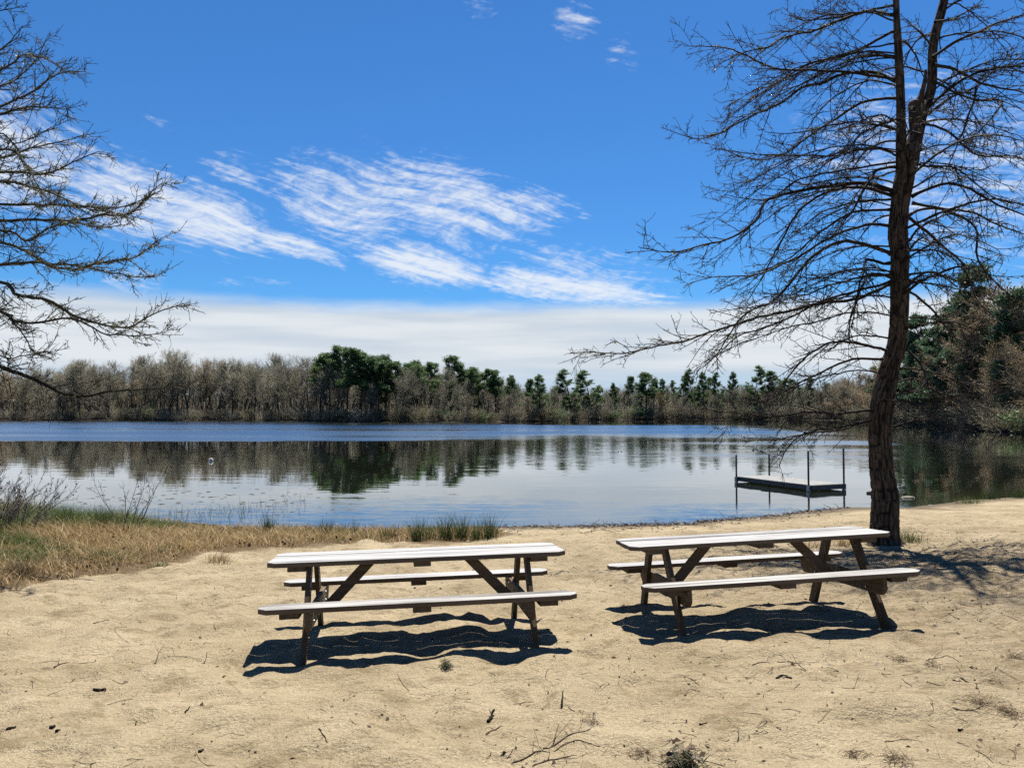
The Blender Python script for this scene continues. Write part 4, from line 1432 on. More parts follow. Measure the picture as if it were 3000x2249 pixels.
OAKB = [   # (traced limb, base radius, depth reach, lichen)
    (z3([(1330, 1040), (1170, 990), (1000, 1005), (820, 1030), (640, 1075), (600, 1130), (560, 1200), (440, 1280), (300, 1320), (150, 1360), (0, 1345), (-60, 1330)]), .032, -1.2, .5),
    (z3([(1330, 1060), (1150, 1010), (1000, 1020), (850, 1110), (760, 1210), (700, 1330), (600, 1520), (520, 1640)]), .026, 1.2, .1),
    (z3([(1310, 1370), (1150, 1310), (1030, 1310), (900, 1380), (780, 1500), (650, 1640), (520, 1700), (400, 1870), (320, 1960)]), .030, -0.8, .1),
    (z3([(1360, 900), (1230, 930), (1130, 1080), (1050, 1190), (990, 1270)]), .026, -1.7, .1),
    (z3([(1350, 640), (1170, 710), (1070, 810), (1000, 930)]), .020, -1.5, .1),
    (z3([(1350, 440), (1200, 385), (1040, 400), (940, 455), (830, 470), (720, 550), (550, 640), (300, 740), (110, 705)]), .028, 0.9, .55),
    (z3([(1350, 430), (1150, 395), (980, 385), (800, 380), (650, 360), (520, 300), (400, 260), (190, 255)]), .022, -1.0, .4),
    (z3([(1350, 530), (1150, 560), (1000, 640), (850, 740), (740, 830), (600, 860), (380, 790)]), .022, 1.5, .2),
    (z3([(1350, 700), (1150, 660), (980, 680), (820, 720), (640, 710)]), .016, 0.3, .1),
    (z3([(1330, 80), (1170, 65), (1030, 110), (900, 160), (770, 200), (640, 260), (530, 280), (400, 380)]), .024, -0.4, .8),
    (z3([(1330, 170), (1150, 260), (1040, 300), (900, 330), (700, 440), (560, 530), (470, 610)]), .022, 0.6, .7),
    (z3([(1330, 30), (1150, 60), (1000, 100), (820, 100), (720, 40)]), .018, 1.4, .3),
    (z3([(1310, 1220), (1180, 1210), (950, 1300), (800, 1400), (600, 1480), (350, 1500), (200, 1540)]), .024, 0.2, .1),
    (z3([(1310, 1130), (1100, 1150), (950, 1240), (820, 1340), (700, 1420), (480, 1560)]), .020, 1.8, .1),
    ([(2610, 832), (2500, 875), (2400, 888), (2280, 915), (2150, 955), (2030, 990), (1900, 1020), (1780, 1035), (1668, 1037)], .027, -1.6, .25),
    ([(2610, 825), (2470, 860), (2360, 905), (2220, 965), (2160, 985), (2090, 1050), (2040, 1090)], .022, 0.9, .1),
    (z4([(1300, 420), (1100, 370), (950, 390), (830, 470), (700, 620), (600, 700)]), .022, -1.0, 0),
    (z4([(1280, 460), (1100, 470), (950, 530), (800, 600), (650, 680), (480, 700)]), .020, 0.6, 0),
    (z4([(1230, 745), (1050, 760), (900, 750), (750, 770), (600, 770), (450, 760), (320, 730)]), .020, -0.9, 0),
    (z4([(1230, 800), (1000, 830), (850, 860), (750, 950), (700, 1040)]), .016, -1.5, 0),
    (z4([(1230, 770), (1050, 830), (900, 860), (700, 890), (520, 900)]), .016, 0.8, 0),
    (z4([(1310, 20), (1200, 0), (1150, 60), (1120, 160), (1090, 250), (1085, 390)]), .024, -0.5, 0),
    (z3([(1340, 990), (1240, 960), (1050, 960), (850, 990), (700, 960), (450, 990)]), .015, 1.9, .1),
    (z3([(1350, 840), (1200, 800), (1000, 830), (800, 840), (600, 830), (380, 800)]), .015, -1.9, .2),
    (z3([(1350, 870), (1150, 900), (950, 940), (800, 970), (620, 1080), (400, 1050)]), .017, 0.4, .1),
    (z3([(1310, 1480), (1100, 1500), (950, 1560), (800, 1600), (650, 1630)]), .018, -2.0, 0),
    # right-hand side
    (z3([(1420, 1060), (1560, 1000), (1650, 990), (1770, 1040), (1900, 1120), (2026, 1170), (2150, 1260)]), .026, -0.7, .1),
    (z3([(1400, 1165), (1520, 1125), (1700, 1140), (1850, 1190), (2026, 1270), (2150, 1300)]), .022, 0.8, .1),
    (z3([(1420, 1095), (1600, 1140), (1760, 1225), (1770, 1350), (1800, 1440), (1900, 1550), (2026, 1650), (2120, 1700)]), .022, -1.4, 0),
    (z3([(1390, 1170), (1500, 1250), (1600, 1340), (1680, 1400), (1720, 1500), (1760, 1600), (1850, 1700)]), .024, 0.3, 0),
    (z3([(1490, 620), (1620, 530), (1750, 470), (1850, 400), (2000, 350), (2120, 340)]), .022, 0.9, .1),
    (z3([(1535, 310), (1650, 230), (1780, 170), (1900, 110), (2000, 75), (2100, 90)]), .024, -0.6, .2),
    (z3([(1535, 350), (1650, 380), (1780, 450), (1950, 490), (2026, 500), (2150, 540)]), .024, 0.4, .1),
    (z3([(1535, 435), (1700, 520), (1800, 545), (1900, 545), (1850, 650), (1740, 760)]), .018, -1.2, 0),
    (z3([(1490, 670), (1600, 700), (1700, 790), (1800, 840), (2000, 850), (2100, 880)]), .018, 1.0, 0),
    (z3([(1420, 890), (1550, 900), (1650, 910), (1750, 980), (1850, 1060), (1950, 1100)]), .018, -0.3, 0),
    (z3([(1400, 1485), (1550, 1470), (1690, 1520)]), .018, 0.5, 0),
    (z3([(1400, 1515), (1540, 1530), (1680, 1560)]), .018, -0.5, 0),
    (z3([(1400, 1560), (1520, 1658), (1600, 1753), (1700, 1873), (1800, 1950)]), .020, 0.8, 0),
    (z3([(1770, 470), (1730, 620), (1680, 760), (1620, 880), (1580, 980)]), .015, 0.5, 0),
    (z4([(1370, 390), (1480, 500), (1520, 620), (1640, 660), (1760, 660)]), .020, -1.2, 0),
    (z4([(1300, 830), (1450, 790), (1550, 750), (1640, 690)]), .012, -1.3, 0),
    (z4([(1310, 600), (1430, 560), (1520, 620), (1650, 680), (1760, 760)]), .016, 1.0, 0),
    (z4([(1330, 500), (1450, 520), (1600, 560), (1800, 620), (1950, 600)]), .015, 0.2, 0),
    (z3([(1545, 120), (1640, 100), (1720, 60), (1800, 20)]), .016, 0.8, .5),
    (z3([(1530, 250), (1440, 150), (1380, 145)]), .016, -0.5, .2),
    (z3([(1300, 1420), (1180, 1400), (1160, 1480), (1120, 1640), (1090, 1780)]), .022, -0.9, 0),
    (z3([(1345, 310), (1150, 318), (1290, 395), (1340, 420)]), .012, -0.2, 0),
]
rr = np.random.RandomState(91)
for pts, r0, reach, lich in OAKB:
    n = len(pts)
    W3 = [at_depth(x, y, OD + reach * (i / (n - 1)) ** 1.1) for i, (x, y) in enumerate(pts)]
    me = branch_mesh(np.array(W3), r0 * 0.95, 0.0045, rr, (0.25, 1.2), 0.125, lich + 0.15)
    obj("branch", local(me, SHIFT), oak)
# many thinner limbs between the big ones, sweeping out and drooping
for k in range(34):
    zz = rr.uniform(2.0, 9.3)
    left = k % 8 < 5
    Zs = [p_[2] for p_ in path]
    if zz < 6.0:
        xx, yy = np.interp(zz, Zs, [p_[0] for p_ in path]), OD
    else:
        pp = np.array([at_depth(x_, y_, OD + (-0.25 if left else 0.3)) for x_, y_, w_ in (stem_l if left else stem_r)])
        xx, yy = np.interp(zz, pp[:, 2], pp[:, 0]), pp[0, 1]
    azm = (math.pi if left else 0.0) + rr.normal(0, 0.5)
    L_ = rr.uniform(1.6, 3.3) * (1.0 if left else 0.85)
    dx, dy = math.cos(azm), math.sin(azm)
    up, dwn = rr.uniform(0.0, 0.22), rr.uniform(0.15, 0.5)
    ctrl = [(xx, yy, zz), (xx + dx * L_ * .25, yy + dy * L_ * .25, zz + up * L_ * .25), (xx + dx * L_ * .6, yy + dy * L_ * .6, zz + (up * .2 - dwn * .25) * L_), (xx + dx * L_, yy + dy * L_, zz - dwn * L_ * .8)]
    obj("branch", local(branch_mesh(ctrl, rr.uniform(.008, .014), 0.004, rr, (0.25, 1.0), 0.13, 0.08 if zz > 6 else 0.0), SHIFT), oak)
# limbs reaching towards and away from the picture, and the top of the crown
Zt = np.array([p[2] for p in path])
for k in range(34):
    zz = rr.uniform(2.6, 11.0)
    if zz < 6.6:
        xx = np.interp(zz, Zt, [p[0] for p in path])
        yy = OD
    else:
        st_ = stem_l if k % 2 else stem_r
        pp = np.array([at_depth(x, y, OD + (-0.25 if k % 2 else 0.3)) for x, y, w in st_])
        zz = min(zz, pp[-2][2])
        xx = np.interp(zz, pp[:, 2], pp[:, 0])
        yy = OD + (-0.25 if k % 2 else 0.3)
    azm = rr.choice([-1, 1]) * math.pi / 2 + rr.normal(0, 0.45)
    L_ = rr.uniform(1.4, 3.0) * (1.0 if zz < 8 else 0.6)
    dx, dy = math.cos(azm), math.sin(azm)
    rise = 0.18 if zz < 6 else 0.5
    ctrl = [(xx, yy, zz), (xx + dx * L_ * .3, yy + dy * L_ * .3, zz + rise * L_ * 0.3), (xx + dx * L_ * .65, yy + dy * L_ * .65, zz + rise * L_ * 0.25), (xx + dx * L_, yy + dy * L_, zz - 0.12 * L_)]
    obj("branch", local(branch_mesh(ctrl, rr.uniform(.013, .022), 0.0045, rr, (0.2, 0.7), 0.17, 0.05), SHIFT), oak)

# ------------------------------------------------------------------ the lichened tree whose trunk stands left of the picture
ltree = bpy.data.objects.new("lichened_tree", None)
COL.objects.link(ltree)
tag(ltree, "bare lichen-covered branches of the tree at the left edge", "tree")
LD = 11.5
lx = at_depth(-330, 900, LD)[0]
lz = float(ground_z(lx, LD)[0])
SH2 = np.array([lx, LD, lz])
ltree.location = SH2
tp = [(lx, LD, lz - 0.15), (lx, LD, lz + 0.3), (lx + 0.05, LD, 1.5), (lx - 0.05, LD, 4.0), (lx + 0.05, LD + 0.1, 7.0), (lx, LD, 10.0), (lx + 0.1, LD, 12.0)]
obj("trunk", local(trunk_mesh("trunk", tp, [.56, .46, .42, .36, .26, .12, .03], 160, 60, 0.02, 200, 0.4), SH2), ltree)


def z5(l):
    return [(x * 0.784, y * 0.784) for x, y in l]


LB = [
    (z5([(-260, 1290), (-120, 1310), (0, 1365), (120, 1410), (250, 1465), (340, 1480), (450, 1465), (600, 1450), (750, 1435)]), .046, .6, .12),
    (z5([(-300, 860), (0, 825), (150, 825), (300, 820), (400, 805), (500, 800), (560, 760), (650, 690)]), .030, -.6, 1),
    (z5([(-300, 760), (0, 760), (200, 765), (400, 775), (520, 770), (640, 715)]), .026, .8, 1),
    (z5([(-300, 880), (0, 910), (120, 945), (180, 990), (300, 1000), (420, 975), (530, 960), (600, 910), (640, 890)]), .028, -.9, .9),
    (z5([(-300, 1000), (0, 985), (250, 990), (330, 1000), (500, 1030), (630, 1030)]), .030, .3, .9),
    (z5([(-300, 1010), (0, 1050), (60, 1105), (200, 1125), (300, 1180), (400, 1215), (520, 1220), (600, 1180), (740, 1135)]), .034, -.3, .8),
    (z5([(-260, 1080), (0, 1160), (40, 1190), (150, 1200), (240, 1190), (330, 1200), (420, 1250), (600, 1250), (690, 1225)]), .028, 1.2, .7),
    (z5([(-300, 560), (0, 400), (60, 370), (150, 330), (250, 275), (350, 265)]), .026, .4, .5),
    (z5([(-300, 590), (0, 430), (90, 400), (190, 400), (280, 415)]), .022, -.9, .5),
    (z5([(-300, 660), (0, 590), (100, 560), (200, 540), (330, 505)]), .022, .9, .6),
    (z5([(-300, 700), (0, 640), (150, 650), (260, 620), (400, 570)]), .026, -.4, .9),
    (z5([(-300, 420), (0, 190), (60, 140), (100, 95)]), .022, .2, .4),
    (z5([(-300, 450), (0, 260), (100, 210), (230, 240)]), .022, -.6, .4),
    (z5([(-120, 1130), (0, 1165), (50, 1205), (100, 1260), (130, 1320), (200, 1340)]), .016, -.6, .3),
    (z5([(-200, 1330), (0, 1400), (60, 1480), (180, 1530)]), .014, .6, .1),
    (z5([(-300, 250), (-60, 60), (80, 30)]), .018, .3, .4),
    (z5([(-300, 700), (0, 680), (120, 700), (250, 740), (350, 780), (520, 805)]), .026, 1.0, 1),
    (z5([(-300, 830), (0, 860), (100, 900), (200, 850), (300, 840), (480, 840)]), .022, -1.2, .8),
    (z5([(-300, 640), (0, 560), (90, 600), (150, 700), (160, 760)]), .018, -1.0, .9),
    (z5([(-300, 500), (0, 330), (60, 300), (130, 240), (180, 150)]), .018, 1.0, .4),
    (z5([(-260, 1180), (-60, 1260), (0, 1330), (90, 1330), (220, 1310)]), .014, -1.0, .2),
    (z5([(-300, 480), (0, 500), (60, 540), (210, 470)]), .018, -.2, .6),
]
for pts, r0, reach, lich in LB:
    n = len(pts)
    W3 = [at_depth(x * (0.94 if x > 0 else 1), y, LD + reach * (i / (n - 1))) for i, (x, y) in enumerate(pts)]
    W3[0] = np.array([lx + 0.05, LD, W3[0][2]])
    me = branch_mesh(np.array(W3), r0 * 0.95, 0.0045, rr, (0.22, 0.75), 0.095, lich, (LICHEN_TWIG, LICHEN), 4, 0.15, 0.25, 0.35)
    obj("branch", local(me, SH2), ltree)
for k in range(16):
    zz = rr.uniform(2.8, 11.0)
    azm = rr.uniform(math.pi * 0.55, math.pi * 1.75)
    L_ = rr.uniform(1.5, 2.8)
    dx, dy = math.cos(azm), math.sin(azm)
    ctrl = [(lx, LD, zz), (lx + dx * L_ * .5, LD + dy * L_ * .5, zz + 0.15 * L_), (lx + dx * L_, LD + dy * L_, zz + 0.2 * L_)]
    obj("branch", local(branch_mesh(ctrl, .02, 0.0045, rr, (0.2, 0.7), 0.2, 0.4, (LICHEN_TWIG, LICHEN), 3), SH2), ltree)


# ------------------------------------------------------------------ grass, rushes and reeds
def blades(a, p, h, w, lean, r, mi=0, seg=3, curl=0.6):
    """ribbons: p (N,3) feet, h heights, w widths, lean (N,2) horizontal tip offset as a share of h"""
    n = len(p)
    az_ = r.uniform(0, 2 * math.pi, n)
    side = np.stack([np.cos(az_), np.sin(az_), np.zeros(n)], 1)
    vs = []
    for k in range(seg + 1):
        t = k / seg
        off = np.stack([lean[:, 0] * h * t ** 1.7, lean[:, 1] * h * t ** 1.7, h * t * (1 - curl * 0.25 * t * np.hypot(lean[:, 0], lean[:, 1]))], 1)
        ww = (w * (1 - 0.85 * t ** 1.5))[:, None] * 0.5
        vs += [p + off - side * ww, p + off + side * ww]
    V = np.stack(vs, 1).reshape(-1, 3)
    m = 2 * (seg + 1)
    i = np.arange(n)[:, None] * m + (np.arange(seg) * 2)[None]
    q = np.stack([i, i + 1, i + 3, i + 2], -1).reshape(-1, 4)
    a.add(V, q, mi)


r = np.random.RandomState(404)
N = 130000
x = r.uniform(-12.5, 0.6, N)
y = r.uniform(6.8, 19.5, N)
gs = poly_sd(x, y, GRASS) + 0.55 * fbm(x * 0.9, y * 0.9, 5, 3)
keep = (gs < -0.02) & (np.abs(x / y) < 0.78) & (poly_sd(x, y, LAKE) > -0.1) & (r.uniform(0, 1, N) < 0.55 + 0.9 * fbm(x * 1.6, y * 1.6, 8, 3) + 0.5 * ss(-gs, 0, 0.8))
x, y, gs = x[keep], y[keep], gs[keep]
z = ground_z(x, y)
n = len(x)
green = fbm(x * 0.7 + 9, y * 0.7, 15, 3) + 0.55 * ss(-x, 6.0, 9.5) + 0.28 * ss(y, 13.5, 16.0) - 0.12 + r.normal(0, 0.12, n) > 0.32
h = r.uniform(0.06, 0.20, n) * (1 + 0.9 * ss(-x, 6.5, 9) * ss(y, 12, 15)) * (0.55 + 0.6 * ss(-gs, 0.0, 0.6))
ln = r.normal(0, 0.75, (n, 2))
for nm, mask, mat, lab in (("dry_grass", ~green, GRASS_DRY, "short straw-brown grass covering the bank left of the sand"), ("green_grass", green, GRASS_GREEN, "fresh green grass mixed into the dry bank at the left")):
    a = Acc()
    blades(a, np.stack([x, y, z - 0.01], 1)[mask], h[mask], r.uniform(0.006, 0.012, mask.sum()), ln[mask], r, seg=2)
    obj(nm, a.mesh(nm, [mat]), kind='stuff', label=lab, cat="grass")
# fallen leaves lying in the grass
k = r.choice(n, 1500)
c = np.stack([x[k], y[k], z[k] + 0.03 + r.uniform(0, 0.04, len(k))], 1)
a = Acc()
a.add(*quads_at(c, 0.055, r, 0.7))
obj("fallen_leaves", a.mesh("fallen_leaves", [LITTER]), kind='stuff', label="brown and pale fallen leaves caught in the bank grass", cat="leaves")


def rush_clump(px, py, top, spread, nbl, label, mat=RUSH, group="rush clumps along the shore", name="rush_clump", lean=0.2, wdt=0.0075):
    g_ = at_ground(px, py)
    H = 1.25 * (py - top) / F * g_[1]
    p = np.stack([r.normal(0, spread * 0.26, nbl), r.normal(0, spread * 0.2, nbl), np.zeros(nbl)], 1)
    p[:, 2] = ground_z(g_[0] + p[:, 0], g_[1] + p[:, 1]) - g_[2] - 0.03
    a = Acc()
    d = p[:, :2] / (spread + 1e-6)
    blades(a, p, H * r.uniform(0.45, 1.08, nbl), r.uniform(0.6, 1.3, nbl) * wdt, d * 0.35 + r.normal(0, lean, (nbl, 2)), r, seg=3)
    return obj(name, a.mesh("blades", [mat]), loc=g_, label=label, cat="rushes" if name == "rush_clump" else "grass tuft", group=group)


for args in [
    (787, 1560, 1508, 0.22, 150, "lone dark green rush clump at the water's edge above the left table's end"),
    (700, 1562, 1535, 0.20, 60, "short sparse rush clump left of the lone one"),
    (905, 1566, 1535, 0.22, 80, "low rush clump right of the lone one, behind the left table"),
    (952, 1566, 1522, 0.20, 110, "middle-sized rush clump behind the left table's left half"),
    (1000, 1568, 1535, 0.18, 60, "low thin rushes beside the wrack behind the left table"),
    (1038, 1570, 1518, 0.10, 40, "thin wispy rush tuft behind the left table's middle"),
    (1135, 1578, 1538, 0.28, 110, "low broad rush clump near the right end of the turf"),
    (1222, 1586, 1518, 0.24, 150, "tall rush clump, leftmost of the row at the turf's right end"),
    (1262, 1580, 1535, 0.2, 80, "lower rush clump second in the row at the turf's end"),
    (1305, 1580, 1505, 0.26, 190, "tallest rush clump in the row at the turf's right end"),
    (1350, 1578, 1508, 0.26, 170, "tall rush clump second from the right end of the turf"),
    (1395, 1580, 1525, 0.22, 110, "lower rush clump between the last two tall ones"),
    (1432, 1580, 1512, 0.22, 150, "last tall rush clump at the right tip of the turf"),
    (300, 1556, 1488, 0.5, 200, "tall green rushes between the grey shrub and the thin sapling"),
    (190, 1552, 1492, 0.6, 220, "leafy green clump at the foot of the grey shrub"),
    (2895, 1462, 1430, 0.6, 220, "green rush clump on the right-hand water's edge"),
    (2985, 1458, 1428, 0.5, 180, "green rush clump at the right picture edge by the water"),
]:
    rush_clump(*args)
for args in [
    (2662, 1586, 1552, 0.34, 180, "yellow-green grass tuft right of the big tree's foot", GRASS_GREEN),
    (2470, 1592, 1562, 0.3, 150, "dull grass tuft left of the big tree's foot", GRASS_DRY),
    (2375, 1598, 1575, 0.45, 90, "sparse grass tuft behind the right table's middle", GRASS_DRY),
    (2840, 1474, 1452, 0.7, 200, "low grass tuft on the sand by the right-hand water", GRASS_GREEN),
    (2450, 1545, 1506, 0.25, 9, "few thin dead stalks behind the right table", GRASS_DRY),
    (70, 1690, 1640, 0.3, 200, "taller straw tuft at the left edge of the turf", GRASS_DRY),
    (640, 1648, 1618, 0.35, 160, "straw tuft hanging over the turf edge left of the left table", GRASS_DRY),
    (460, 1662, 1640, 0.25, 90, "small green tuft on the turf edge above the open sand", GRASS_GREEN),
]:
    rush_clump(*args[:6], mat=args[6], group="grass tufts", name="grass_tuft", lean=0.4)

# thin reeds standing in the shallows
N = 420
px = 380 + 560 * r.beta(1.6, 1.8, N)
py = np.interp(px, [380, 500, 640, 760, 880, 940], [1520, 1512, 1502, 1488, 1472, 1460]) + np.abs(r.normal(0, 16, N)) * r.choice([-0.6, 1.5], N)
yd = (HC - ZW) * F / (py - YH)
xd = (px - 1500) / F * yd
a = Acc()
blades(a, np.stack([xd, yd, np.full(N, ZW - 0.1)], 1), r.uniform(0.16, 0.36, N), np.full(N, 0.008), r.normal(0, 0.28, (N, 2)), r, seg=2)
obj("shallow_reeds", a.mesh("shallow_reeds", [REED]), kind='stuff', label="thin scattered reeds standing in the shallows at the left", cat="reeds")
# small floating leaves
N = 130
px = r.uniform(240, 1000, N)
py = r.normal(1455, 22, N)
yd = (HC - ZW) * F / (np.clip(py, 1405, 1530) - YH)
xd = (px - 1500) / F * yd
a = Acc()
s_ = r.uniform(0.02, 0.06, N)
an = np.arange(6) * math.pi / 3
ring = np.stack([xd[:, None] + s_[:, None] * np.cos(an) * 1.5, yd[:, None] + s_[:, None] * np.sin(an), np.full((N, 6), ZW + 0.006)], -1)
a.add(ring.reshape(-1, 3), np.stack([np.arange(N) * 6 + k for k in (0, 1, 2, 3)], 1))
a.add(np.zeros((0, 3)), np.zeros((0, 4)))
a.f.append(np.stack([np.arange(N) * 6 + k for k in (0, 3, 4, 5)], 1))
a.mi.append(np.zeros(N))
obj("floating_leaves", a.mesh("floating_leaves", [LITTER]), kind='stuff', label="small dark leaves floating on the near water at the left", cat="leaves")


# ------------------------------------------------------------------ grey shrub and sapling at the left
def near_shrub(name, px, py, H, width, nst, label, fine, mat, budmat, m2=9, m3=5):
    g_ = at_ground(px, py)
    st = r.normal(0, 1, (nst, 3)) * np.array([width * 0.16, 0.2, 0])
    st[:, 2] = -0.08
    d = np.stack([st[:, 0] / width * 2.4 + r.normal(0, 0.22, nst), r.normal(0, 0.3, nst), np.ones(nst)], 1)
    a, bd = Acc(), Acc()
    B = grow(st, d, H * r.uniform(0.6, 1.08, nst), 8, 0.1, 0.07, r)
    R = taper(np.full(nst, 0.009 * fine), np.full(nst, 0.0035), 8)
    a.tubes(B, R, 4)
    p, d, pr, t = spawn(B, R, m2, 0.2, 1.0, 0.55, 0.2, r)
    B2 = grow(p, d, H * 0.24 * r.uniform(0.5, 1.3, len(p)), 4, 0.25, 0.1, r)
    R2 = taper(np.full(len(p), 0.0042), np.full(len(p), 0.003), 4)
    a.tubes(B2, R2, 3)
    p, d, pr, t = spawn(B2, R2, m3, 0.2, 1.0, 0.6, 0.25, r)
    B3 = grow(p, d, H * 0.09 * r.uniform(0.4, 1.3, len(p)), 3, 0.2, 0.1, r)
    a.tubes(B3, taper(np.full(len(p), 0.003), np.full(len(p), 0.0026), 3), 3)
    c = np.concatenate([B3[::6, -1], B2[::3, -1]])
    bd.add(*quads_at(np.repeat(c, 2, 0) + r.normal(0, 0.008, (2 * len(c), 3)), 0.034, r, 0.6))
    root = bpy.data.objects.new(name, None)
    COL.objects.link(root)
    root.location = g_
    tag(root, label, "shrub" if name == "bare_shrub" else "sapling")
    obj("stems", a.mesh("stems", [mat]), root)
    obj("buds", bd.mesh("buds", [budmat]), root)


GREY_TWIG = barky("grey_twig", (0.1022, 0.0912, 0.0803), (0.2482, 0.2263, 0.2044), 9)
near_shrub("bare_shrub", -15, 1560, 1.2, 1.8, 36, "tangled grey leafless shrub at the left edge by the water", 1.0, GREY_TWIG, STICK, 10, 5)
near_shrub("bare_sapling", 372, 1556, 1.42, 0.3, 6, "thin bare sapling with a few dark buds at the left water's edge", 0.9, STICK, LITTER, 5, 3)


# ------------------------------------------------------------------ wrack, litter and sticks on the sand
def chips(a, p, size, r, mi=0):
    """small curled flakes lying on the ground"""
    n = len(p)
    az_ = r.uniform(0, 2 * math.pi, n)
    u = np.stack([np.cos(az_), np.sin(az_), r.normal(0, 0.25, n)], 1) * (size * r.uniform(0.6, 1.3, n))[:, None] * 0.5
    v = np.stack([-np.sin(az_), np.cos(az_), r.normal(0, 0.35, n)], 1) * (size * r.uniform(0.25, 0.6, n))[:, None] * 0.5
    up = np.array([0, 0, 1.0]) * (size * r.uniform(0.1, 0.4, n))[:, None]
    V = np.stack([p - u, p + v * 0.9 + up, p + u * 1.1 + up * 0.4, p - v + up * 0.2], 1).reshape(-1, 3)
    a.add(V, np.arange(4 * n).reshape(-1, 4), mi)


def strewn(a, p, length, rad, r, k=3, seg=4, bend=0.18, mi=0, lift=0.12):
    n = len(p)
    az_ = r.uniform(0, 2 * math.pi, n)
    d = np.stack([np.cos(az_), np.sin(az_), np.abs(r.normal(0, lift, n))], 1)
    B = grow(p, d, length, seg, -0.05, bend, r)
    gz = ground_z(B[..., 0].ravel(), B[..., 1].ravel()).reshape(B.shape[:2])
    B[..., 2] = np.maximum(B[..., 2], gz + rad[:, None] * 0.6)
    a.tubes(B, taper(rad, rad * 0.6, seg), k, mi)


# wrack line
N = 2600
px = r.uniform(300, 2480, N)
wgt = 0.35 + 0.9 * np.exp(-((px - 1980) / 260) ** 2) + 0.35 * np.exp(-((px - 900) / 280) ** 2) + 0.3 * np.exp(-((px - 2350) / 90) ** 2)
px = px[r.uniform(0, 1, N) < wgt]
xs_ = np.interp(px, [0, 3000], [-0.6667, 0.6667])
yy = np.linspace(15, 22, 141)
ysh = []
for u in xs_:
    sdl = base_z(u * yy, yy) - ZW
    ysh.append(yy[np.argmax(sdl < 0.0)])
ysh = np.array(ysh) + np.where(r.uniform(0, 1, len(px)) < 0.75, r.normal(-0.25, 0.17, len(px)), -np.abs(r.normal(0, 1.0, len(px))))
p = np.stack([xs_ * ysh, ysh, np.zeros(len(px))], 1)
p[:, 2] = np.maximum(ground_z(p[:, 0], p[:, 1]), ZW) + 0.006
a = Acc()
h_ = len(p) // 2
strewn(a, p[:h_], r.uniform(0.05, 0.28, h_), r.uniform(0.003, 0.008, h_), r, lift=0.2)
chips(a, p[h_:], 0.075, r)
obj("wrack_line", a.mesh("wrack_line", [WRACK]), kind='stuff', label="dark line of washed-up twigs and weed along the water's edge", cat="wrack")

# litter over the open sand: thicker to the right and in the foreground
N = 34000
x = r.uniform(-7.5, 8.5, N)
y = r.uniform(3.4, 15.5, N)
dn = 0.10 + 0.34 * ss(x + 0.9 * (6.5 - y) * 0.4, -1.0, 4.5) + 0.9 * np.exp(-(((x - 0.7) / 0.8) ** 2 + ((y - 4.15) / 0.35) ** 2)) + 0.2 * np.exp(-(((x - 0.6) / 1.4) ** 2 + ((y - 4.2) / 0.8) ** 2)) + 0.30 * np.exp(-(((x - 5.5) / 2.5) ** 2 + ((y - 9.5) / 2.2) ** 2))
dn = dn * (0.45 + 1.6 * np.clip(fbm(x * 1.3, y * 1.3, 61, 3) + 0.28, 0, 1))
keep = (r.uniform(0, 1, N) < dn) & (poly_sd(x, y, GRASS) > 0.1) & (poly_sd(x, y, LAKE) > 0.5) & (np.abs(x / y) < 0.75)
x, y = x[keep], y[keep]
p = np.stack([x, y, ground_z(x, y) + 0.002], 1)
n = len(p)
cut = np.array([0.46, 0.62, 0.92]) * n
a = Acc()
i0, i1, i2 = cut.astype(int)
strewn(a, p[:i0], r.uniform(0.035, 0.12, i0), np.full(i0, 0.0013), r, seg=4, bend=0.2)
obj("pine_needles", a.mesh("pine_needles", [NEEDLE]), kind='stuff', label="dead pine needles strewn over the sand", cat="needles")
a = Acc()
strewn(a, p[i0:i1], r.uniform(0.04, 0.17, i1 - i0), r.uniform(0.0016, 0.0032, i1 - i0), r, seg=5, bend=0.24)
obj("strewn_twigs", a.mesh("strewn_twigs", [STICK]), kind='stuff', label="thin broken twigs strewn over the sand", cat="twigs")
a = Acc()
chips(a, p[i1:i2], 0.024, r)
chips(a, p[i2:], 0.04, r)
N = 16000
x = r.uniform(-6.5, 8.0, N)
y = 3.3 + 9.5 * r.uniform(0, 1, N) ** 1.3
keep = (poly_sd(x, y, GRASS) > 0.05) & (np.abs(x / y) < 0.75) & (r.uniform(0, 1, N) < 0.35 + 1.2 * np.clip(fbm(x * 1.1, y * 1.1, 63, 3) + 0.2, 0, 1))
x, y = x[keep], y[keep]
chips(a, np.stack([x, y, ground_z(x, y) + 0.002], 1), 0.011, r)
obj("bark_crumbs", a.mesh("bark_crumbs", [LITTER]), kind='stuff', label="dark crumbs of bark and leaf scattered over the sand", cat="litter")


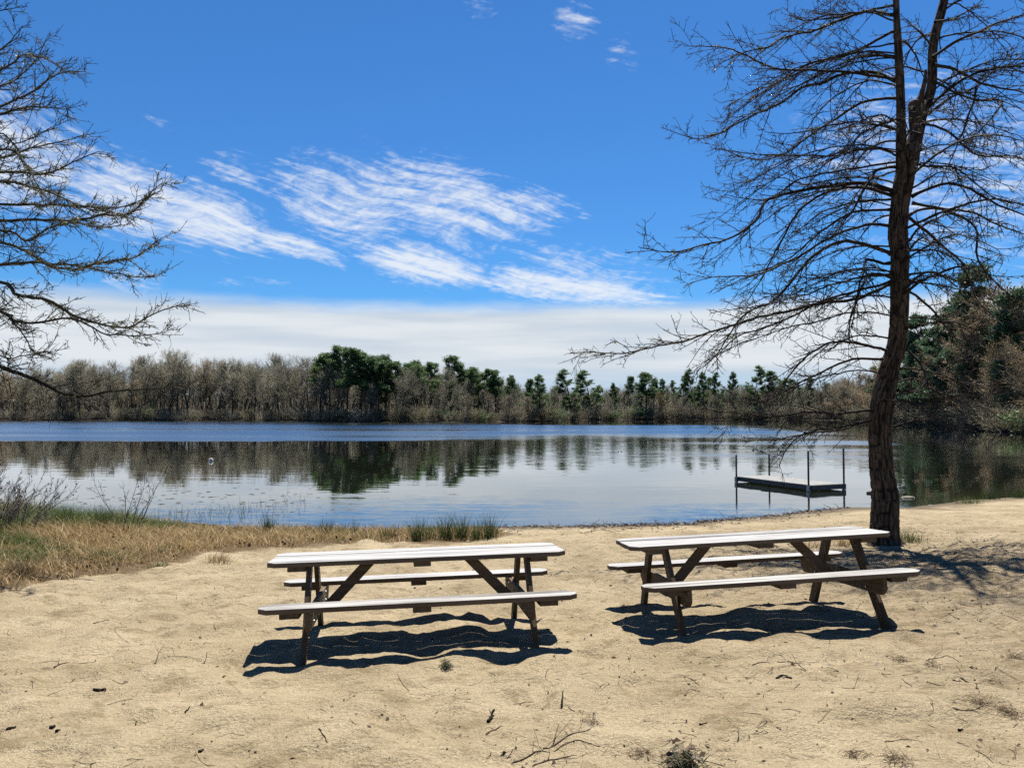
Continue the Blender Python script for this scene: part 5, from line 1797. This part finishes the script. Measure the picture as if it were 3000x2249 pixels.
def stick(name, pts, rad, label, cat="stick", mat=STICK, lift=0.0, side=0, group="sticks and bark lying on the sand"):
    rad = rad * (0.55 if name == 'branch_litter' else 0.72)
    g_ = [at_ground(*q) for q in pts]
    C = resample(np.array(g_), max(5, 4 * len(pts)))
    C[:, 2] = ground_z(C[:, 0], C[:, 1]) + rad * 0.7 + lift * np.linspace(0, 1, len(C)) ** 1.3
    C += r.normal(0, rad * 0.35, C.shape) * np.array([1, 1, 0.4])
    c0 = C[0].copy()
    a = Acc()
    t = np.linspace(0, 1, len(C))
    R = (rad * (1 - 0.55 * t) * (1 + r.normal(0, 0.12, len(C))))[None]
    a.tubes((C - c0)[None], R, 6)
    for k, e in ((0, -1), (-1, 1)):
        a.tubes(np.array([[C[k] - c0, C[k] - c0 + np.array([0.001, 0, 0])]]), np.array([[R[0, k], 0.0004]]), 6)
    if side:
        q, d, pr, tt = spawn((C - c0)[None], R, side, 0.2, 0.9, 0.8, 0.2, r, 0.85)
        L_ = np.linalg.norm(C[-1] - C[0])
        a.tubes(grow(q, d, L_ * r.uniform(0.2, 0.5, len(q)), 4, -0.1, 0.15, r), taper(pr * 0.7, pr * 0.35, 4), 4)
    return obj(name, a.mesh(name, [mat], True), loc=c0, label=label, cat=cat, group=group)


for args in [
    ("stick", [(272, 1827), (296, 1822), (320, 1819)], .007, "short dark straight stick on the sand left of the left table"),
    ("thin_twig", [(372, 1843), (338, 1852), (346, 1870), (380, 1877)], .0035, "thin hooked twig left of the left table's shadow"),
    ("stick", [(452, 1937), (466, 1918), (480, 1908)], .006, "thin stick standing slantwise near the left table's shadow", "stick", STICK, .07),
    ("stick", [(595, 1940), (607, 1926)], .007, "short stub leaning out of the sand beside the left table's shadow", "stick", STICK, .05),
    ("bark_strip", [(277, 2011), (296, 2013), (313, 2016)], .016, "thick black bark strip in the left foreground", "bark", CHAR),
    ("bark_strip", [(20, 2160), (45, 2149)], .013, "black bark piece at the bottom left edge", "bark", CHAR),
    ("bark_chip", [(150, 2142), (159, 2137)], .014, "black chip near the bottom left, larger of a pair", "bark", CHAR),
    ("bark_chip", [(166, 2149), (172, 2145)], .012, "black chip near the bottom left, smaller of a pair", "bark", CHAR),
    ("curled_leaf", [(160, 1955), (178, 1946), (197, 1942)], .008, "dark curled leaf on the sand at far left", "leaf", STICK, 0, 2),
    ("stick", [(543, 2078), (556, 2066)], .008, "short dark stick in the left foreground sand", "stick", CHAR),
    ("bark_chip", [(583, 2212), (594, 2202)], .013, "dark wedge of bark at the bottom, left of centre", "bark", CHAR),
    ("thin_twig", [(935, 2150), (948, 2165), (960, 2180)], .006, "small forked twig in the foreground below the left table", "twig", STICK, 0, 3),
    ("thin_twig", [(1426, 2152), (1448, 2136), (1466, 2124)], .006, "bent twig in the centre foreground", "twig", STICK, 0, 2),
    ("curled_leaf", [(1430, 2098), (1440, 2088), (1446, 2082)], .014, "dark curled leaf clump in the centre foreground", "leaf", CHAR, .02, 3),
    ("curled_leaf", [(1646, 2078), (1650, 2060)], .010, "dark upright leaf curl in the centre foreground", "leaf", CHAR, .03),
    ("branch_litter", [(1498, 2222), (1560, 2208), (1640, 2180), (1700, 2172), (1758, 2186)], .006, "long branched twig in the litter at the bottom centre", "twig", STICK, 0, 9),
    ("branch_litter", [(1590, 2180), (1640, 2166), (1730, 2146)], .008, "dark twig lying above the long branched one, bottom centre", "twig", STICK, 0, 4),
    ("branch_litter", [(1560, 2240), (1620, 2228), (1690, 2212)], .007, "twig with side shoots at the very bottom centre", "twig", STICK, 0, 6),
    ("stick", [(2050, 2122), (2072, 2117)], .007, "short straight dark stick right of the bottom centre", "stick", CHAR),
    ("bark_strip", [(2277, 1980), (2296, 1976), (2318, 1985)], .013, "dark split bark in the foreground of the right table", "bark", CHAR, 0, 2),
    ("branch_litter", [(2203, 1948), (2290, 1936), (2388, 1942)], .005, "line of thin twigs just in front of the right table's shadow", "twig", STICK, 0, 7),
    ("thin_twig", [(2671, 1945), (2745, 1917), (2776, 1910), (2817, 1938)], .0045, "long angled twig right of the right table's shadow", "twig", STICK, 0, 3),
    ("bark_strip", [(2791, 2004), (2810, 2000), (2812, 1987)], .010, "curled dark bark strip in the right foreground", "bark", CHAR, .02),
    ("bark_strip", [(2815, 1976), (2840, 1984)], .009, "small straight bark strip just above the curled one at right", "bark", CHAR),
    ("thin_twig", [(2592, 2158), (2640, 2154), (2689, 2166)], .0035, "long thin twig in the right foreground"),
    ("thin_twig", [(2715, 2008), (2770, 2016)], .0035, "thin straight twig left of the curled bark strip at right"),
    ("branch_litter", [(2792, 2076), (2850, 2082), (2880, 2070)], .006, "needle-strewn twig low at the right", "twig", STICK, 0, 6),
    ("bark_chip", [(2810, 2130), (2822, 2124)], .012, "black chip low at the right", "bark", CHAR),
    ("stick", [(2240, 1555), (2275, 1552), (2310, 1560)], .012, "dark stick at the wrack line behind the right table", "stick", CHAR),
    ("branch_litter", [(1712, 1560), (1760, 1552), (1805, 1562)], .010, "dark branched driftwood twig at the water's edge between the tables", "driftwood", CHAR, 0, 5),
    ("thin_twig", [(2105, 1612), (2160, 1608), (2200, 1618)], .008, "dark twig on the sand behind the right table's top", "twig", STICK, 0, 2),
    ("thin_twig", [(670, 1775), (700, 1770), (722, 1776)], .004, "wavy thin twig left of the left table's bench", "twig"),
]:
    stick(*args)


def needle_tuft(px, py, w_, nn, label, mat=NEEDLE, h=0.03, cat="needles", name="needle_tuft", rad=0.0014, leaves=0):
    g_ = at_ground(px, py)
    w = w_ * 0.55
    p = np.stack([r.normal(0, w * 0.35, nn), r.normal(0, w * 0.3, nn), np.zeros(nn)], 1)
    p[:, 2] = ground_z(g_[0] + p[:, 0], g_[1] + p[:, 1]) - g_[2] + np.abs(r.normal(0, h * 0.5, nn))
    az_ = r.uniform(0, 6.28, nn)
    d = np.stack([np.cos(az_), np.sin(az_), r.normal(0.15, 0.35, nn)], 1)
    a = Acc()
    a.tubes(grow(p, d, r.uniform(0.4, 1.0, nn) * w * 0.7, 4, -0.3, 0.16, r), taper(np.full(nn, rad), np.full(nn, rad * 0.6), 4), 3)
    if leaves:
        chips(a, p[:leaves] + np.array([0, 0, h * 0.4]), 0.05, r, 1)
    return obj(name, a.mesh(name, [mat, LITTER]), loc=g_, label=label, cat=cat, group="tufts of needles and moss on the sand")


for args in [
    (2640, 1922, .16, 70, "needle tuft just right of the right table's shadow tip"), (2735, 1962, .14, 50, "needle tuft below the long angled twig at right"),
    (2875, 2066, .20, 90, "brown needle tuft low at the right"), (2912, 1985, .15, 60, "needle tuft near the right edge, middle of the foreground"),
    (2676, 1785, .16, 60, "upright brown tuft in the branch shadows right of the right table"), (2508, 2208, .16, 60, "needle tuft at the bottom right of centre"),
    (2985, 1920, .2, 90, "dense needle tuft at the right edge beside the shadows"), (2625, 2240, .2, 80, "brown leaf and needle tuft at the bottom right"),
    (1735, 2125, .15, 60, "straw tuft above the dark twigs, bottom centre"), (1870, 2205, .16, 60, "straw tuft left of the moss clump at the bottom"),
    (1825, 1782, .10, 60, "rust-red frond beside the right table's back leg"), (2955, 2085, .2, 90, "needle tuft at the lower right edge"),
]:
    needle_tuft(*args)
needle_tuft(2005, 2240, .24, 260, "dark mossy clump with leaves at the bottom edge", MOSS, 0.10, "moss", "moss_clump", 0.0022, 30)
needle_tuft(1305, 1955, .10, 160, "pale green lichen tuft at the front edge of the left table's shadow", LICHEN, 0.04, "lichen", "moss_clump", 0.002)


# ------------------------------------------------------------------ small things on and by the water
def lump(name, x, y, z, sx_, sy_, sz_, mat, label, cat, seed, group=None):
    rr_ = np.random.RandomState(seed)
    bm = bmesh.new()
    bmesh.ops.create_icosphere(bm, subdivisions=3, radius=1.0)
    off = rr_.uniform(0, 50, 3)
    for v in bm.verts:
        c = np.array(v.co)
        nse = float(fbm(np.array([c[0] * 1.3 + off[0] + c[2]]), np.array([c[1] * 1.3 + off[1] - c[2]]), seed, 3)[0])
        k = 1 + 0.45 * nse
        zc = c[2] * k
        v.co = (c[0] * k * sx_, c[1] * k * sy_, (zc if zc < 0.55 else 0.55 + (zc - 0.55) * 0.3) * sz_)
    me = bpy.data.meshes.new(name)
    bm.to_mesh(me)
    bm.free()
    for pl in me.polygons:
        pl.use_smooth = True
    me.materials.append(mat)
    return obj(name, me, loc=(x, y, z), label=label, cat=cat, group=group)


def on_water(px, py):
    y_ = (HC - ZW) * F / (py - YH)
    return (px - 1500) / F * y_, y_


x_, y_ = on_water(2656, 1457)
lump("stone", x_, y_, ZW - 0.03, 0.17, 0.13, 0.12, STONE, "pale flat stone in the shallows right of the big trunk", "stone", 5)
x_, y_ = on_water(2724, 1480)
lump("stone", x_, y_, ZW - 0.01, 0.10, 0.07, 0.06, STONE, "small dark stone in the shallows near the right-hand sand", "stone", 6)
x_, y_ = on_water(2553, 1444)
lump("stone", x_, y_, ZW + 0.01, 0.17, 0.12, 0.08, CHAR, "dark stone in the water hard against the big trunk's left", "stone", 8)


def ring_float(px, py, R_, rad, label, tilt):
    x_, y_ = on_water(px, py)
    bm = bmesh.new()
    n1, n2 = 20, 8
    vs = [[bm.verts.new(((R_ + rad * math.cos(b_)) * math.cos(a_), (R_ + rad * math.cos(b_)) * math.sin(a_), rad * math.sin(b_))) for b_ in np.arange(n2) * 2 * math.pi / n2]
          for a_ in np.arange(n1) * 2 * math.pi / n1]
    for i in range(n1):
        for j in range(n2):
            bm.faces.new((vs[i][j], vs[(i + 1) % n1][j], vs[(i + 1) % n1][(j + 1) % n2], vs[i][(j + 1) % n2]))
    me = bpy.data.meshes.new("float_ring")
    bm.to_mesh(me)
    bm.free()
    for pl in me.polygons:
        pl.use_smooth = True
    me.materials.append(FLOAT)
    o = obj("float_ring", me, loc=(x_, y_, ZW + 0.04), label=label, cat="float")
    o.rotation_euler = (tilt, 0, 0.3)


ring_float(620, 1350, 0.085, 0.032, "small white ring float on the mirror-calm water at left", 1.2)
for px_, lab in ((1812, "left of two tiny white floats in the middle of the lake"), (1820, "right of two tiny white floats in the middle of the lake")):
    x_, y_ = on_water(px_, 1322)
    lump("float_ball", x_, y_, ZW + 0.02, 0.07, 0.07, 0.07, FLOAT, lab, "float", 12, "tiny white floats")


def snag(name, path, rad, side, label, mat, cat):
    C = resample(np.array(path, float), 12)
    c0 = C[0].copy()
    a = Acc()
    R = taper(np.array([rad]), np.array([rad * 0.35]), 12)
    a.tubes((C - c0)[None], R, 6)
    q, d, pr, tt = spawn((C - c0)[None], R, side, 0.35, 0.95, 0.7, 0.2, r)
    a.tubes(grow(q, d, r.uniform(0.5, 1.3, len(q)) * rad * 9, 5, 0.3, 0.12, r), taper(pr * 0.7, pr * 0.25, 5), 4)
    return obj(name, a.mesh(name, [mat], True), loc=c0, label=label, cat=cat)


x_, y_, z_ = far_pos(1367, 0.5)
snag("dead_snag", [(x_, y_, z_ - .1), (x_ + .05, y_, z_ + 1.0), (x_ - .5, y_, z_ + 2.1), (x_ - 1.0, y_ - .3, z_ + 3.2)], .16, 3, "pale forked dead snag at the water below the wooded point", DEADWOOD, "dead tree")
x_, y_, z_ = far_pos(1942, 0.6)
snag("fallen_log", [(x_, y_, z_ - .1), (x_ + 2.2, y_, z_ + 1.2), (x_ + 4.2, y_ + .5, z_ + 2.6)], .16, 4, "dark dead trunk leaning over the far bank right of the broad pine", PINE_BARK, "log")
x_, y_, z_ = far_pos(2948, -0.3)
snag("fallen_log", [(x_ - 1.2, y_, z_ + .1), (x_, y_ - .4, z_ + .35), (x_ + 1.0, y_ - .2, z_ + 0.8)], .14, 4, "pale driftwood log at the foot of the right bank", DEADWOOD, "log")
x_, y_, z_ = far_pos(1010, -0.2)
snag("fallen_log", [(x_ - 4, y_, z_ + .2), (x_ - 1, y_ - .5, z_ + 1.0), (x_ + 2, y_ - .2, z_ + 0.3)], .18, 5, "dark fallen trunk at the water under the dark pine clump", PINE_BARK, "log")
